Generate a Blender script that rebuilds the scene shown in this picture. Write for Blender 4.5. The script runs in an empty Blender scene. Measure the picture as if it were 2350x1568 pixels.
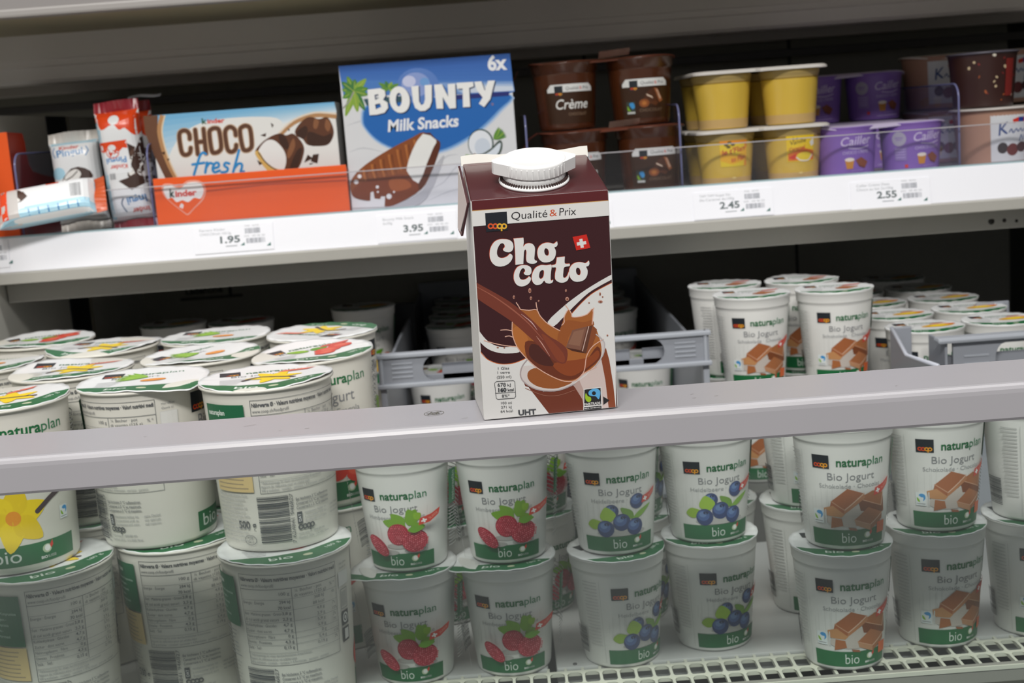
import bpy, bmesh, math, random
from math import sin, cos, pi, radians, sqrt, atan2
from mathutils import Vector, Matrix
from mathutils.geometry import tessellate_polygon

S = bpy.context.scene
COL = S.collection
random.seed(7)

# ------------------------------------------------------------------ camera
CZ = 1.10                                   # eye height of the camera above the shop floor
F, W, H = 3000.0, 2350.0, 1568.0            # focal length and frame in pixels
PITCH, ROLL = radians(9.5), radians(4.28)
cam_data = bpy.data.cameras.new('camera')
cam = bpy.data.objects.new('camera', cam_data)
COL.objects.link(cam)
cam_data.sensor_width = 36.0
cam_data.lens = 36.0 * F / W
cam_data.clip_start = 0.02
cam.matrix_world = (Matrix.Translation((0, 0, CZ)) @ Matrix.Rotation(pi / 2 - PITCH, 4, 'X') @ Matrix.Rotation(-ROLL, 4, 'Z'))
cam_data.dof.use_dof = True
cam_data.dof.focus_distance = 0.72
cam_data.dof.aperture_fstop = 15.0
S.camera = cam

# ------------------------------------------------------------------ world, lamps, exposure
world = bpy.data.worlds.new('shop_air')
S.world = world
world.use_nodes = True
wn = world.node_tree; bg = wn.nodes['Background']
tcw = wn.nodes.new('ShaderNodeTexCoord'); sep = wn.nodes.new('ShaderNodeSeparateXYZ'); rmp = wn.nodes.new('ShaderNodeValToRGB')
mrw = wn.nodes.new('ShaderNodeMapRange'); mrw.inputs['From Min'].default_value = -1.0; mrw.inputs['From Max'].default_value = 1.0
wn.links.new(tcw.outputs['Generated'], sep.inputs[0]); wn.links.new(sep.outputs['Z'], mrw.inputs['Value']); wn.links.new(mrw.outputs['Result'], rmp.inputs['Fac'])
e = rmp.color_ramp.elements; e[0].position = 0.40; e[0].color = (0.62, 0.60, 0.58, 1); e[1].position = 0.66; e[1].color = (0.95, 0.96, 1.0, 1)   # dark shop floor below, pale ceiling above
wn.links.new(rmp.outputs['Color'], bg.inputs[0]); bg.inputs[1].default_value = 0.30

def area(name, loc, rot, sx, sy, power, color=(1, 1, 1)):
    l = bpy.data.lights.new(name, 'AREA')
    l.shape = 'RECTANGLE'; l.size = sx; l.size_y = sy; l.energy = power; l.color = color
    o = bpy.data.objects.new(name, l); COL.objects.link(o)
    o.location = loc; o.rotation_euler = rot
    return o
area('canopy_lamp', (-0.05, 0.74, CZ + 1.0), (radians(-8), 0, 0), 2.4, 0.16, 11, (1.0, 0.98, 0.95))
area('ceiling_lamp', (-0.25, -1.62, CZ + 2.0), (radians(50), 0, 0), 1.6, 0.35, 90, (1.0, 0.97, 0.93))
S.view_settings.view_transform = 'Standard'
S.view_settings.look = 'None'
S.view_settings.gamma = 1.0
S.view_settings.use_curve_mapping = False
S.view_settings.exposure = 0.0

# ------------------------------------------------------------------ helpers
FWD = Vector((0, cos(PITCH), -sin(PITCH))); UP0 = Vector((0, sin(PITCH), cos(PITCH))); RT0 = Vector((1, 0, 0))
RT = RT0 * cos(ROLL) - UP0 * sin(ROLL); UP = RT0 * sin(ROLL) + UP0 * cos(ROLL)
def ray(px, py): return FWD + RT * ((px - W / 2) / F) - UP * ((py - H / 2) / F)
def at(px, py, y):                           # a measured point of the photo on the vertical plane Y = y
    r = ray(px, py); p = r * (y / r.y); p.z += CZ; return p
def at_z(px, py, z):
    r = ray(px, py); p = r * (z / r.z); p.z += CZ; return p
def at_x(px, py, x):
    r = ray(px, py); p = r * (x / r.x); p.z += CZ; return p

def lin(c): return c / 12.92 if c <= 0.04045 else ((c + 0.055) / 1.055) ** 2.4
_m = {}
def M(hexc, rough=0.45, metal=0.0, spec=0.5, noise=0.0, nscale=40.0, coat=0.0):
    key = (hexc, rough, metal, spec, noise, nscale, coat)
    if key in _m: return _m[key]
    m = bpy.data.materials.new('paint_' + hexc.strip('#'))
    m.use_nodes = True
    nt = m.node_tree; b = nt.nodes['Principled BSDF']
    h = hexc.strip('#')
    c = tuple(lin(int(h[i:i + 2], 16) / 255) for i in (0, 2, 4)) + (1,)
    b.inputs['Base Color'].default_value = c
    b.inputs['Roughness'].default_value = rough
    b.inputs['Metallic'].default_value = metal
    b.inputs['Specular IOR Level'].default_value = spec
    b.inputs['Coat Weight'].default_value = coat
    if noise:
        tc = nt.nodes.new('ShaderNodeTexCoord'); n = nt.nodes.new('ShaderNodeTexNoise')
        n.inputs['Scale'].default_value = nscale; n.inputs['Detail'].default_value = 5
        mx = nt.nodes.new('ShaderNodeMix'); mx.data_type = 'RGBA'
        mx.inputs['A'].default_value = tuple(v * (1 - noise) for v in c[:3]) + (1,)
        mx.inputs['B'].default_value = tuple(min(1, v * (1 + noise)) for v in c[:3]) + (1,)
        nt.links.new(tc.outputs['Object'], n.inputs['Vector'])
        nt.links.new(n.outputs['Fac'], mx.inputs['Factor'])
        nt.links.new(mx.outputs['Result'], b.inputs['Base Color'])
        bp = nt.nodes.new('ShaderNodeBump'); bp.inputs['Strength'].default_value = 0.06; bp.inputs['Distance'].default_value = 0.001
        nt.links.new(n.outputs['Fac'], bp.inputs['Height']); nt.links.new(bp.outputs['Normal'], b.inputs['Normal'])
    _m[key] = m
    return m

def clear(name, tint, gloss=0.06, milk=0.03, milk_col=(0.8, 0.82, 0.9), rough=0.03):
    """thin clear plastic or glass: mostly see-through, a Fresnel reflection and a trace of dust"""
    m = bpy.data.materials.new(name); m.use_nodes = True
    nt = m.node_tree; nt.nodes.clear()
    out = nt.nodes.new('ShaderNodeOutputMaterial')
    tr = nt.nodes.new('ShaderNodeBsdfTransparent'); tr.inputs[0].default_value = tint + (1,)
    df = nt.nodes.new('ShaderNodeBsdfDiffuse'); df.inputs[0].default_value = milk_col + (1,)
    gl = nt.nodes.new('ShaderNodeBsdfGlossy'); gl.inputs['Roughness'].default_value = rough
    m1 = nt.nodes.new('ShaderNodeMixShader'); m2 = nt.nodes.new('ShaderNodeMixShader')
    tc = nt.nodes.new('ShaderNodeTexCoord'); n = nt.nodes.new('ShaderNodeTexNoise'); n.inputs['Scale'].default_value = 9
    mr = nt.nodes.new('ShaderNodeMapRange'); mr.inputs['From Min'].default_value = 0.35; mr.inputs['From Max'].default_value = 0.75
    mr.inputs['To Min'].default_value = milk * 0.5; mr.inputs['To Max'].default_value = milk * 1.6
    fr = nt.nodes.new('ShaderNodeFresnel'); fr.inputs[0].default_value = 1.0 + gloss * 7
    nt.links.new(tc.outputs['Object'], n.inputs['Vector']); nt.links.new(n.outputs['Fac'], mr.inputs['Value'])
    nt.links.new(mr.outputs['Result'], m1.inputs[0]); nt.links.new(tr.outputs[0], m1.inputs[1]); nt.links.new(df.outputs[0], m1.inputs[2])
    ge = nt.nodes.new('ShaderNodeNewGeometry'); mt = nt.nodes.new('ShaderNodeMath'); mt.operation = 'MULTIPLY'; sb = nt.nodes.new('ShaderNodeMath'); sb.operation = 'SUBTRACT'; sb.inputs[0].default_value = 1.0
    nt.links.new(ge.outputs['Backfacing'], sb.inputs[1]); nt.links.new(fr.outputs[0], mt.inputs[0]); nt.links.new(sb.outputs[0], mt.inputs[1])   # outer faces reflect, inner ones only let light through
    nt.links.new(mt.outputs[0], m2.inputs[0]); nt.links.new(m1.outputs[0], m2.inputs[1]); nt.links.new(gl.outputs[0], m2.inputs[2])
    nt.links.new(m2.outputs[0], out.inputs[0])
    return m

class MB:
    """collects shapes with their materials and links them as ONE mesh object"""
    def __init__(s): s.v = []; s.f = []; s.m = []; s.s = []; s.ml = []
    def mi(s, m):
        if m not in s.ml: s.ml.append(m)
        return s.ml.index(m)
    def add(s, vs, fs, m, smooth=False):
        o = len(s.v); s.v += [tuple(v) for v in vs]; k = s.mi(m)
        for f in fs: s.f.append(tuple(i + o for i in f)); s.m.append(k); s.s.append(smooth)
    def box(s, a, b, m, mat=None):
        x0, y0, z0 = a; x1, y1, z1 = b
        v = [(x0, y0, z0), (x1, y0, z0), (x1, y1, z0), (x0, y1, z0), (x0, y0, z1), (x1, y0, z1), (x1, y1, z1), (x0, y1, z1)]
        if mat: v = [mat @ Vector(p) for p in v]
        s.add(v, [(0, 3, 2, 1), (4, 5, 6, 7), (0, 1, 5, 4), (1, 2, 6, 5), (2, 3, 7, 6), (3, 0, 4, 7)], m)
    def rbox(s, a, b, m, r=0.002, mat=None):
        """box with bevelled edges"""
        bm = bmesh.new(); bmesh.ops.create_cube(bm, size=1)
        for v in bm.verts: v.co = Vector(((v.co.x + .5) * (b[0] - a[0]) + a[0], (v.co.y + .5) * (b[1] - a[1]) + a[1], (v.co.z + .5) * (b[2] - a[2]) + a[2]))
        bmesh.ops.bevel(bm, geom=list(bm.edges), offset=r, segments=2, affect='EDGES', profile=0.6)
        if mat: bmesh.ops.transform(bm, matrix=mat, verts=bm.verts)
        s.bm(bm, m)
    def bm(s, bm, m, smooth=False):
        bm.verts.index_update()
        s.add([v.co[:] for v in bm.verts], [[v.index for v in f.verts] for f in bm.faces], m, smooth); bm.free()
    def prism(s, pts, d, m, smooth=False):
        """polygon pts (3-D, planar) extruded by vector d"""
        n = len(pts); d = Vector(d); P = [Vector(p) for p in pts]
        nrm = Vector((0, 0, 0))
        for i in range(n): nrm += P[i].cross(P[(i + 1) % n])
        if nrm.dot(d) > 0: P = P[::-1]
        tri = tessellate_polygon([P])
        v = P + [p + d for p in P]
        f = []
        for t in tri:
            a, b, c = t
            if (P[b] - P[a]).cross(P[c] - P[a]).dot(d) > 0: a, c = c, a
            f.append((a, b, c)); f.append((c + n, b + n, a + n))
        s.add(v, f, m)
        s.add(v, [(i, i + n, (i + 1) % n + n, (i + 1) % n) for i in range(n)], m, smooth)
    def lathe(s, prof, m, seg=64, o=(0, 0, 0), smooth=True, caps=(False, False), mat=None):
        vs = []; fs = []; n = len(prof)
        for i in range(seg):
            a = 2 * pi * i / seg
            for r, z in prof: vs.append((o[0] + r * cos(a), o[1] + r * sin(a), o[2] + z))
        for i in range(seg):
            j = (i + 1) % seg
            for k in range(n - 1): fs.append((i * n + k, j * n + k, j * n + k + 1, i * n + k + 1))
        if caps[0]: fs.append(tuple(i * n for i in range(seg))[::-1])
        if caps[1]: fs.append(tuple(i * n + n - 1 for i in range(seg)))
        if mat: vs = [mat @ Vector(v) for v in vs]
        s.add(vs, fs, m, smooth)
    def sheet(s, grid, m, t=0.0, smooth=True):
        """rows of points -> surface, thickness t along the local normal if given"""
        R = len(grid); Cn = len(grid[0]); vs = [Vector(p) for r in grid for p in r]
        fs = [(i * Cn + j, i * Cn + j + 1, (i + 1) * Cn + j + 1, (i + 1) * Cn + j) for i in range(R - 1) for j in range(Cn - 1)]
        s.add(vs, fs, m, smooth)
    def tube(s, pts, r, m, seg=8, closed=False):
        pts = [Vector(p) for p in pts]; n = len(pts); vs = []; fs = []
        for i, p in enumerate(pts):
            a = pts[(i - 1) % n] if (closed or i) else p; b = pts[(i + 1) % n] if (closed or i < n - 1) else p
            d = (b - a).normalized(); q = d.to_track_quat('Z', 'Y')
            for k in range(seg):
                an = 2 * pi * k / seg; vs.append(p + q @ Vector((r * cos(an), r * sin(an), 0)))
        for i in range(n if closed else n - 1):
            j = (i + 1) % n
            for k in range(seg): fs.append((i * seg + k, i * seg + (k + 1) % seg, j * seg + (k + 1) % seg, j * seg + k))
        if not closed: fs += [tuple(range(seg))[::-1], tuple((n - 1) * seg + k for k in range(seg))]
        s.add(vs, fs, m, True)
    def build(s, name, parent=None):
        me = bpy.data.meshes.new(name); me.from_pydata(s.v, [], s.f)
        for m in s.ml: me.materials.append(m)
        me.polygons.foreach_set('material_index', s.m); me.polygons.foreach_set('use_smooth', s.s)
        me.update(); me.validate()
        o = bpy.data.objects.new(name, me); COL.objects.link(o)
        if parent: o.parent = parent
        return o

def tag(o, label, cat, group=None):
    o['label'] = label; o['category'] = cat
    if group: o['group'] = group
    return o
def thing(name, label, cat, loc=(0, 0, 0), rz=0.0, group=None):
    o = bpy.data.objects.new(name, None); COL.objects.link(o); o.empty_display_size = 0.02
    o.location = loc; o.rotation_euler = (0, 0, rz)
    return tag(o, label, cat, group)
def structure(o): o['kind'] = 'structure'; return o
def copy_thing(src, label, loc, rz=0.0, group=None):
    r = src.copy(); COL.objects.link(r); r.location = loc; r.rotation_euler = (0, 0, rz); r['label'] = label
    if group: r['group'] = group
    for ch in src.children:
        c = ch.copy(); COL.objects.link(c); c.parent = r
        for g in ch.children:
            d = g.copy(); COL.objects.link(d); d.parent = c
    return r

# ------------------------------------------------------------------ printed artwork: flat shapes in millimetres laid on a surface
_glyph = {}
def glyphs(s, bold=0.0, space=1.0):
    key = (s, bold, space)
    if key in _glyph: return _glyph[key]
    cu = bpy.data.curves.new('lettering', 'FONT'); cu.body = s; cu.size = 1.0; cu.resolution_u = 3
    cu.offset = bold; cu.space_character = space; cu.fill_mode = 'FRONT'
    ob = bpy.data.objects.new('lettering', cu)
    me = bpy.data.meshes.new_from_object(ob)
    vs = [(v.co.x, v.co.y) for v in me.vertices]; me.calc_loop_triangles()
    tr = [tuple(t.vertices) for t in me.loop_triangles]
    bpy.data.objects.remove(ob); bpy.data.curves.remove(cu); bpy.data.meshes.remove(me)
    xs = [v[0] for v in vs] or [0, 1]
    _glyph[key] = (vs, tr, min(xs), max(xs))
    return _glyph[key]
CAP = None
def cap_h():
    global CAP
    if CAP is None:
        v = glyphs('H')[0]; CAP = max(p[1] for p in v)
    return CAP

def smooth_loop(pts, n=4, closed=True):
    """Catmull-Rom through the points; a point with a third value stays a corner"""
    out = []; N = len(pts)
    for i in range(N if closed else N - 1):
        p1 = pts[i]; p2 = pts[(i + 1) % N]
        p0 = pts[(i - 1) % N] if (closed or i) else p1; p3 = pts[(i + 2) % N] if (closed or i < N - 2) else p2
        if len(p1) > 2: p0 = p1
        if len(p2) > 2: p3 = p2
        for k in range(n):
            t = k / n
            out.append(tuple(0.5 * (2 * p1[a] + (p2[a] - p0[a]) * t + (2 * p0[a] - 5 * p1[a] + 4 * p2[a] - p3[a]) * t * t + (3 * p1[a] - p0[a] - 3 * p2[a] + p3[a]) * t ** 3) for a in (0, 1)))
    if not closed: out.append(tuple(pts[-1][:2]))
    return out

class Art:
    """collects flat coloured shapes (mm); tr maps drawing coordinates to mm"""
    def __init__(s, tr=None): s.items = []; s.k = 0; s.tr = tr or (lambda x, y: (x, y))
    def tris(s, vs, tr, m, raw=False):
        if not raw: vs = [s.tr(*v) for v in vs]
        s.items.append((s.k, vs, tr, m)); s.k += 1
    def poly(s, pts, m, holes=(), smooth=0):
        loops = [pts] + list(holes)
        if smooth: loops = [smooth_loop(l, smooth) for l in loops]
        vs = [tuple(p[:2]) for l in loops for p in l]
        tr = tessellate_polygon([[Vector((p[0], p[1], 0)) for p in l] for l in loops])
        s.tris(vs, [tuple(t) for t in tr], m)
    def rect(s, x0, y0, x1, y1, m): s.poly([(x0, y0), (x1, y0), (x1, y1), (x0, y1)], m)
    def ell(s, cx, cy, rx, ry, m, rot=0.0, n=22):
        c, q = cos(rot), sin(rot)
        s.poly([(cx + rx * cos(t) * c - ry * sin(t) * q, cy + rx * cos(t) * q + ry * sin(t) * c) for t in (2 * pi * i / n for i in range(n))], m)
    def ring(s, cx, cy, rx, ry, w, m, n=28):
        P = lambda a, b: [(cx + a * cos(2 * pi * i / n), cy + b * sin(2 * pi * i / n)) for i in range(n)]
        s.poly(P(rx, ry), m, holes=[P(rx - w, ry - w)[::-1]])
    def line(s, pts, w, m, smooth=0, closed=False, taper=None, round_=True):
        if smooth: pts = smooth_loop(pts, smooth, closed)
        pts = [tuple(p[:2]) for p in pts]; n = len(pts); vs = []; tr = []
        for i, p in enumerate(pts):
            a = pts[(i - 1) % n] if (closed or i) else p; b = pts[(i + 1) % n] if (closed or i < n - 1) else p
            d = Vector((b[0] - a[0], b[1] - a[1])); d = d.normalized() if d.length else Vector((1, 0))
            ww = w / 2 * (taper(i / max(1, n - 1)) if taper else 1)
            vs += [(p[0] - d.y * ww, p[1] + d.x * ww), (p[0] + d.y * ww, p[1] - d.x * ww)]
        sets = [[], [], []]                   # neighbouring pieces lie on hair-thin layers of their own, so that folds never coincide
        for i in range(n if closed else n - 1):
            j = (i + 1) % n; sets[i % 3] += [(2 * i, 2 * i + 1, 2 * j + 1), (2 * i, 2 * j + 1, 2 * j)]
        V = [s.tr(*v) for v in vs]
        for q, t3 in enumerate(sets):
            if t3: s.items.append((s.k + q * .25, V, t3, m))
        if round_ and not closed and not taper:
            for p in (pts[0], pts[-1]):
                s.items.append((s.k + .7, [s.tr(p[0] + w / 2 * cos(2 * pi * q / 12), p[1] + w / 2 * sin(2 * pi * q / 12)) for q in range(12)], [(0, q, q + 1) for q in range(1, 11)], m))
        s.k += 1
    def text(s, t, x0, y0, x1, y1, h, m, bold=0.0, shear=0.0, flip=1, space=1.0):
        """words fitted between the baseline ends (x0,y0)-(x1,y1), capital height h (drawing units); flip=-1 when the drawing's y runs down"""
        g, tr, a, b = glyphs(t, bold, space); ch = cap_h()
        ux, uy = (x1 - x0), (y1 - y0); L = sqrt(ux * ux + uy * uy); ux /= L; uy /= L
        nx, ny = (-uy, ux) if flip > 0 else (uy, -ux)
        vs = []
        for gx, gy in g:
            hh = gy / ch * h; l = (gx - a) / (b - a) * L + shear * hh
            vs.append((x0 + ux * l + nx * hh, y0 + uy * l + ny * hh))
        s.tris(vs, tr, m)
    def bars(s, x0, y0, x1, y1, m, n=30, seed=1, across='x'):
        r = random.Random(seed); vs = []; tr = []; p = 0.0
        ws = [(r.choice((1, 1, 2, 3)), r.choice((1, 1, 2))) for _ in range(n)]; tot = sum(a + b for a, b in ws)
        for a, b in ws:
            q0, q1 = p / tot, (p + a) / tot; p += a + b; o = len(vs)
            if across == 'x': c = [(x0 + (x1 - x0) * q0, y0), (x0 + (x1 - x0) * q1, y0), (x0 + (x1 - x0) * q1, y1), (x0 + (x1 - x0) * q0, y1)]
            else: c = [(x0, y0 + (y1 - y0) * q0), (x1, y0 + (y1 - y0) * q0), (x1, y0 + (y1 - y0) * q1), (x0, y0 + (y1 - y0) * q1)]
            vs += c; tr += [(o, o + 1, o + 2), (o, o + 2, o + 3)]
        s.tris(vs, tr, m)
    def put(s, mb, f, step=4.0, base=0.12, dk=0.012, keep=None, vstep=0):
        """lay the shapes on the surface f(u, v, offset) (mm -> metres), cut into strips so they follow a curve"""
        for k, vs, tr, m in s.items:
            off = base + dk * k
            V = []; Fc = []; idx = {}
            def vid(p):
                key = (round(p[0], 4), round(p[1], 4))
                if key not in idx: idx[key] = len(V); V.append(p)
                return idx[key]
            todo = [[vs[i] for i in t] for t in tr]
            if vstep:
                cut = []
                for P in todo:
                    a0 = math.floor(min(p[1] for p in P) / vstep); b0 = max(p[1] for p in P)
                    while a0 * vstep < b0:
                        Q = [(y, x) for x, y in P]; Q = clip(clip(Q, a0 * vstep, 1), (a0 + 1) * vstep, -1)
                        if len(Q) > 2: cut.append([(y, x) for x, y in Q])
                        a0 += 1
                todo = cut
            for P in todo:
                if keep:
                    P = clip(clip(P, keep[0], 1), keep[2], -1)
                    P = [(y, x) for x, y in clip(clip([(y, x) for x, y in P], keep[1], 1), keep[3], -1)]
                    if len(P) < 3: continue
                ar = sum(P[i - 1][0] * P[i][1] - P[i][0] * P[i - 1][1] for i in range(len(P)))
                if abs(ar) < 1e-7: continue
                if ar < 0: P = P[::-1]
                lo = min(p[0] for p in P); hi = max(p[0] for p in P)
                if step and hi - lo > step:
                    a = math.floor(lo / step)
                    while a * step < hi:
                        Q = clip(clip(P, a * step, 1), (a + 1) * step, -1)
                        if len(Q) > 2: Fc.append([vid(p) for p in Q])
                        a += 1
                else: Fc.append([vid(p) for p in P])
            Fc2 = []
            for q in Fc:
                r_ = [v for i, v in enumerate(q) if v != q[i - 1]]
                if len(set(r_)) == len(r_) > 2: Fc2.append(r_)
            mb.add([f(u, v, off) for u, v in V], Fc2, m)
def clip(P, x, sgn):
    out = []
    for i in range(len(P)):
        a, b = P[i], P[(i + 1) % len(P)]; da, db = (a[0] - x) * sgn, (b[0] - x) * sgn
        if da >= 0: out.append(a)
        if (da > 0 > db) or (da < 0 < db):
            t = da / (da - db); out.append((x, a[1] + (b[1] - a[1]) * t))
    return out

def quad_map(q, w, h):
    """homography from a quad (bl, br, tr, tl in drawing units) to a w x h rectangle (mm)"""
    import numpy as np
    A = []; B = []
    for (x, y), (u, v) in zip(q, ((0, 0), (w, 0), (w, h), (0, h))):
        A.append([x, y, 1, 0, 0, 0, -u * x, -u * y]); B.append(u)
        A.append([0, 0, 0, x, y, 1, -v * x, -v * y]); B.append(v)
    c = np.linalg.solve(np.array(A, float), np.array(B, float))
    def f(x, y):
        d = c[6] * x + c[7] * y + 1
        return ((c[0] * x + c[1] * y + c[2]) / d, (c[3] * x + c[4] * y + c[5]) / d)
    return f
def face_plane(o, ux, uz):
    """plane with origin o, unit vectors ux (right) and uz (up); outward normal ux x uz"""
    o = Vector(o); ux = Vector(ux).normalized(); uz = Vector(uz).normalized(); n = ux.cross(uz)
    return lambda u, v, off: o + ux * (u / 1000) + uz * (v / 1000) + n * (off / 1000)

# ------------------------------------------------------------------ colours
WHITE = '#e9e9e7'
cup_white = M('#e3e3df', 0.38); lid_white = M('#eceeee', 0.28, spec=0.6)
ink_green = M('#1d6a3d', 0.42); ink_dark = M('#20262c', 0.45); ink_grey = M('#85878a', 0.5); ink_text = M('#55595c', 0.5)
ink_orange = M('#dc4a1c', 0.45); ink_amber = M('#eda022', 0.45); ink_white = M('#f0f0ee', 0.45); ink_red = M('#d23a2a', 0.45)
ink_black = M('#1d1d1f', 0.5); ink_lime = M('#86b52a', 0.45); ink_leaf = M('#5f9a22', 0.45); ink_blue = M('#3f94cf', 0.45); ink_pale = M('#c9cac8', 0.5)
ink_yellow = M('#f2d21c', 0.45)

def coop_box(a, x0, y0, x1, y1):
    a.rect(x0, y0, x1, y1, ink_dark); w = x1 - x0; h = y1 - y0
    coop_word(a, x0 + w * .1, y0 + h * .1, w * .82, h * .2)
def coop_word(a, x, y, w, h, c1=None, c2=None, sg=1):
    c1 = c1 or ink_orange; c2 = c2 or ink_amber; r = w / 6.6; t = r * .52; cy = y + sg * r
    arc = lambda cx, a0, a1: [(cx + (r - t / 2) * cos(a0 + (a1 - a0) * i / 16), cy + (r - t / 2) * sin(a0 + (a1 - a0) * i / 16)) for i in range(17)]
    a.line(arc(x + r, radians(40), radians(320)), t, c1)
    a.ring(x + r * 2.6, cy, r, r, t, c1); a.ring(x + r * 4.1, cy, r, r, t, c2); a.ring(x + r * 5.6, cy, r, r, t, c2)
    a.line([(x + r * 4.75, cy), (x + r * 4.75, cy - sg * r * 1.7)], t, c2, round_=False)
def naturaplan(a, x0, x1, y, h):
    m = x0 + (x1 - x0) * .6
    a.text('natura', x0, y, m, y, h, ink_green, bold=.022); a.text('plan', m + .4, y, x1, y, h, M('#2f7a52', .45))
def swiss_ribbon(a, x, y, s=1.0):
    a.poly([(x, y), (x + 7 * s, y + 1.2 * s), (x + 13 * s, y + 5.5 * s), (x + 14 * s, y + 10.5 * s), (x + 8 * s, y + 7.2 * s), (x + 1 * s, y + 5.2 * s)], M('#cf4030', .45))
    cx, cy = x + 3.4 * s, y + 3 * s; c, q = cos(.25), sin(.25)
    for w, h in ((1.7, .55), (.55, 1.7)):
        a.poly([(cx + (i * w * c - j * h * q) * s, cy + (i * w * q + j * h * c) * s) for i, j in ((-1, -1), (1, -1), (1, 1), (-1, 1))], ink_white)
    a.text('SUISSE', x + 7 * s, y + 3 * s, x + 12.6 * s, y + 6.5 * s, 1.7 * s, M('#e9a08c', .5))
def bio_suisse(a, x, y, s=1.0):
    a.ell(x, y, 2.6 * s, 2.3 * s, M('#b9c9a8', .5)); a.ell(x + .2 * s, y + .2 * s, 1.6 * s, 1.7 * s, ink_white)
    a.poly([(x + 1.6 * s, y + 1.4 * s), (x + 3.4 * s, y + 3.8 * s), (x + 3.7 * s, y + 1.2 * s), (x + 2.4 * s, y - .4 * s)], ink_red)
    a.text('BIO', x - 3.8 * s, y - 5 * s, x - .3 * s, y - 5 * s, 1.35 * s, ink_white, bold=.03); a.text('SUISSE', x, y - 5 * s, x + 5 * s, y - 5 * s, 1.35 * s, ink_pale)
def fairtrade_small(a, x, y, s=1.0):
    a.rect(x, y, x + 8 * s, y + 10 * s, M('#dfe6e6', .5))
    a.poly([(x + 2.4 * s, y + 8 * s), (x + 4.5 * s, y + 9.4 * s), (x + 7 * s, y + 8.6 * s), (x + 7.4 * s, y + 5.8 * s), (x + 5.6 * s, y + 3.6 * s), (x + 6 * s, y + 6.3 * s), (x + 4 * s, y + 6.6 * s)], ink_blue, smooth=3)
    a.poly([(x + .9 * s, y + 6.4 * s), (x + 2.6 * s, y + 4.8 * s), (x + 3.3 * s, y + 2.6 * s), (x + 1.2 * s, y + 3.6 * s)], ink_lime, smooth=3)
    a.rect(x + .6 * s, y + 1.2 * s, x + 7.2 * s, y + 1.7 * s, ink_grey)
def leaf(a, x, y, L, wd, ang, m):
    c, q = cos(ang), sin(ang); P = [(0, 0), (.3, .5), (.65, .42), (1, 0), (.65, -.42), (.3, -.5)]
    a.poly([(x + (p * L) * c - (r * wd) * q, y + (p * L) * q + (r * wd) * c) for p, r in P], m, smooth=3)
def raspberry(a, x, y, rx, ry, rot, sd=1):
    r = random.Random(sd); a.ell(x, y, rx, ry, M('#a32236', .4), rot)
    c, q = cos(rot), sin(rot); n = 0
    for i in range(-6, 7):
        for j in range(-6, 7):
            px, py = i * 1.45 + (j % 2) * .7, j * 1.3
            if (px / rx) ** 2 + (py / ry) ** 2 > .86: continue
            k = r.choice(('#c9374a', '#b82a3e', '#dd5f6c', '#c23346'))
            X, Y = x + px * c - py * q, y + px * q + py * c
            a.ell(X, Y, .62, .56, M(k, .35), 0, 9); a.ell(X - .15, Y + .2, .2, .16, M('#eaa2a8', .35), 0, 6)
def blueberry(a, x, y, r, sd=1):
    a.ell(x, y, r, r * 1.04, M('#2c3f70', .4)); a.ell(x - r * .15, y + r * .2, r * .72, r * .66, M('#46629a', .4)); a.ell(x - r * .2, y + r * .35, r * .42, r * .36, M('#6583b4', .4))
    a.ell(x + r * .15, y + r * .55, r * .3, r * .2, M('#1f2c52', .4))
def choc_block(a, P, top, side, front):
    """three visible sides of a chocolate square given six outline points"""
    t = [P[0], P[1], P[2], P[3]]; a.poly(t, M(top, .4))
    a.poly([P[0], P[3], P[4], P[5]], M(front, .4)); a.poly([P[3], P[2], P[6], P[4]], M(side, .4))
    a.line([P[3], P[2]], .7, M('#d8b49c', .4)); a.line([P[0], P[3]], .6, M('#c99878', .4))

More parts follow.
